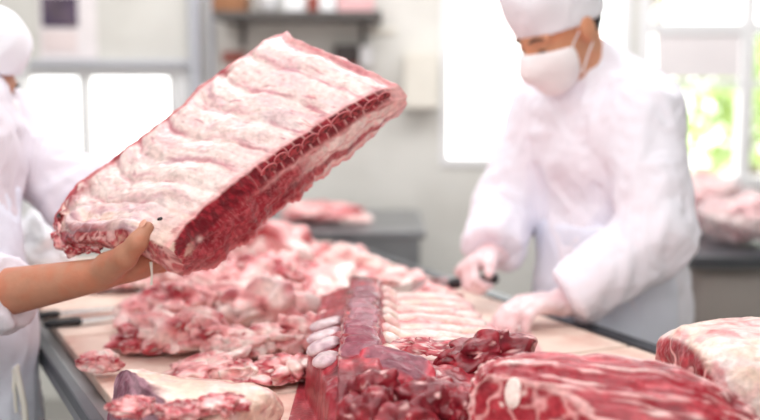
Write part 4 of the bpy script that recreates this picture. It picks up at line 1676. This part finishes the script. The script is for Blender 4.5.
# clear gloves
gl_l = Field(J['wrL'] - .2, J['wrL'] + .2, .004)
hand(gl_l, **hands_r[0], grow=.0022)
gl_l.cone(J['wrL'], J['wrL'] - fdL * .05, .034, .036, .01)
V, Fc = gl_l.mesh(1)
link_mesh('glove', V, Fc, M_glove, right_man)
gl_r = Field(J['wrR'] - .2, J['wrR'] + .2, .004)
hand(gl_r, **hands_r[1], grow=.0022)
gl_r.cone(J['wrR'], J['wrR'] - fdR * .04, .034, .036, .01)
V, Fc = gl_r.mesh(1)
link_mesh('glove', V, Fc, M_glove, right_man)
# knife in his right hand
tips, thumb = ho[1]
gc = np.mean([q[0] * .35 + q[2] * .65 for q in tips], 0)
kd = unit(np.array([-.9, .25, -.16]))
t = thing('butcher_knife', 'long steel knife held in the standing butcher\'s right hand', 'knife', gc)
V, F_ = tube_arrays([gc - kd * .06, gc - kd * .05, gc, gc + kd * .05, gc + kd * .06], [.009, .0135, .012, .0135, .010], 14)
link_mesh('handle', V, F_, M_black, t)
V, F_ = [], []
bn = unit(np.cross(kd, [0, 1, 0.2]))
bt = np.cross(kd, bn)
for i in range(15):
    u = i / 14
    p = gc + kd * (.06 + .17 * u)
    w = .019 * (1 - u ** 3) + .0006
    for a, z in ((-w, 0), (w * .8, .0014), (w, 0), (w * .8, -.0014)):
        V.append(p + bn * a + bt * z)
for i in range(14):
    for k in range(4):
        F_.append((i * 4 + k, i * 4 + (k + 1) % 4, i * 4 + 4 + (k + 1) % 4, i * 4 + 4 + k))
F_ += [(3, 2, 1, 0), (56, 57, 58, 59)]
link_mesh('blade', V, F_, M_blade, t, smooth=False)

# ---- butcher on the left, holding the slab
pal = at(99, 275, 1.80)
J = dict(pel=at(-62, 336, 2.06), mid=at(-58, 235, 2.13), chest=at(-52, 150, 2.2), neck=at(-40, 92, 2.27),
         shL=at(-8, 118, 2.40), shR=at(-108, 118, 2.02), elL=at(80, 196, 2.34), elR=at(-70, 306, 1.86),
         wrL=at(190, 182, 2.24), wrR=pal)
FHL = np.array([.86, -.10, -.42])
hdL = at(-31, 74, 2.32)
fdR = unit(np.array([.80, .52, .10]))
thumb = [at(109, 267, 1.785), at(125, 257, 1.755), at(137, 243, 1.745), at(147, 228, 1.757)]
nL = SN
fdL = unit(at(222, 168, 2.17) - J['wrL'])
hands_l = [dict(W=pal + fdR * .005, fd=fdR, n=np.array([-.05, .55, .8]), side=1, curls=[(-4, 12, 14), (-4, 12, 14), (-4, 14, 16), (-2, 18, 18)], thumb=thumb, trad=(.026, .0185, .0150, .0118), s=1.06),
           dict(W=J['wrL'], fd=fdL, n=SN, side=-1, curls=[(5, 15, 12)] * 4, s=1.0)]
left_man, lat, fwd, ho = person(
    'person in white coat, cap and apron at the left edge, holding up the rib slab', J, lin(180, 126, 102), (hdL, FHL, 1.0), hands_l, .004,
    M_coat, M_apron_s, at(0, 190, 2.1)[2], [(-.02, 0, .085, (.095, .08, .065)), (.03, 0, .095, (.06, .07, .06))], 91, (.9, .50), (.078, .078, .066), cloth_g=.02)
# thumbnail
th3, th2 = thumb[3], thumb[2]
td = unit(th3 - th2)
nn = unit(np.array([-.45, -.55, .7]) - td * (np.array([-.35, -.75, .45]) @ td))
V, Fc = ico(3)
link_mesh('thumbnail', th3 - td * .002 + nn * .0124 + (V * np.array([.0095, .0078, .0024])) @ np.stack([td, np.cross(nn, td), nn]), Fc, M_nail, left_man)
# apron tie
p0 = at(2, 372, 2.0)
MB().tube([at(-10, 378, 2.03), at(8, 372, 1.98), at(18, 366, 2.0)], .006, 8).tube([at(16, 368, 1.99), at(20, 386, 1.985), at(24, 404, 1.99), at(26, 424, 2.0)], .006, 8).tube(
    [at(16, 368, 1.99), at(13, 388, 1.985), at(15, 412, 1.99)], .006, 8).build('apron_tie', M_cream, left_man, True)
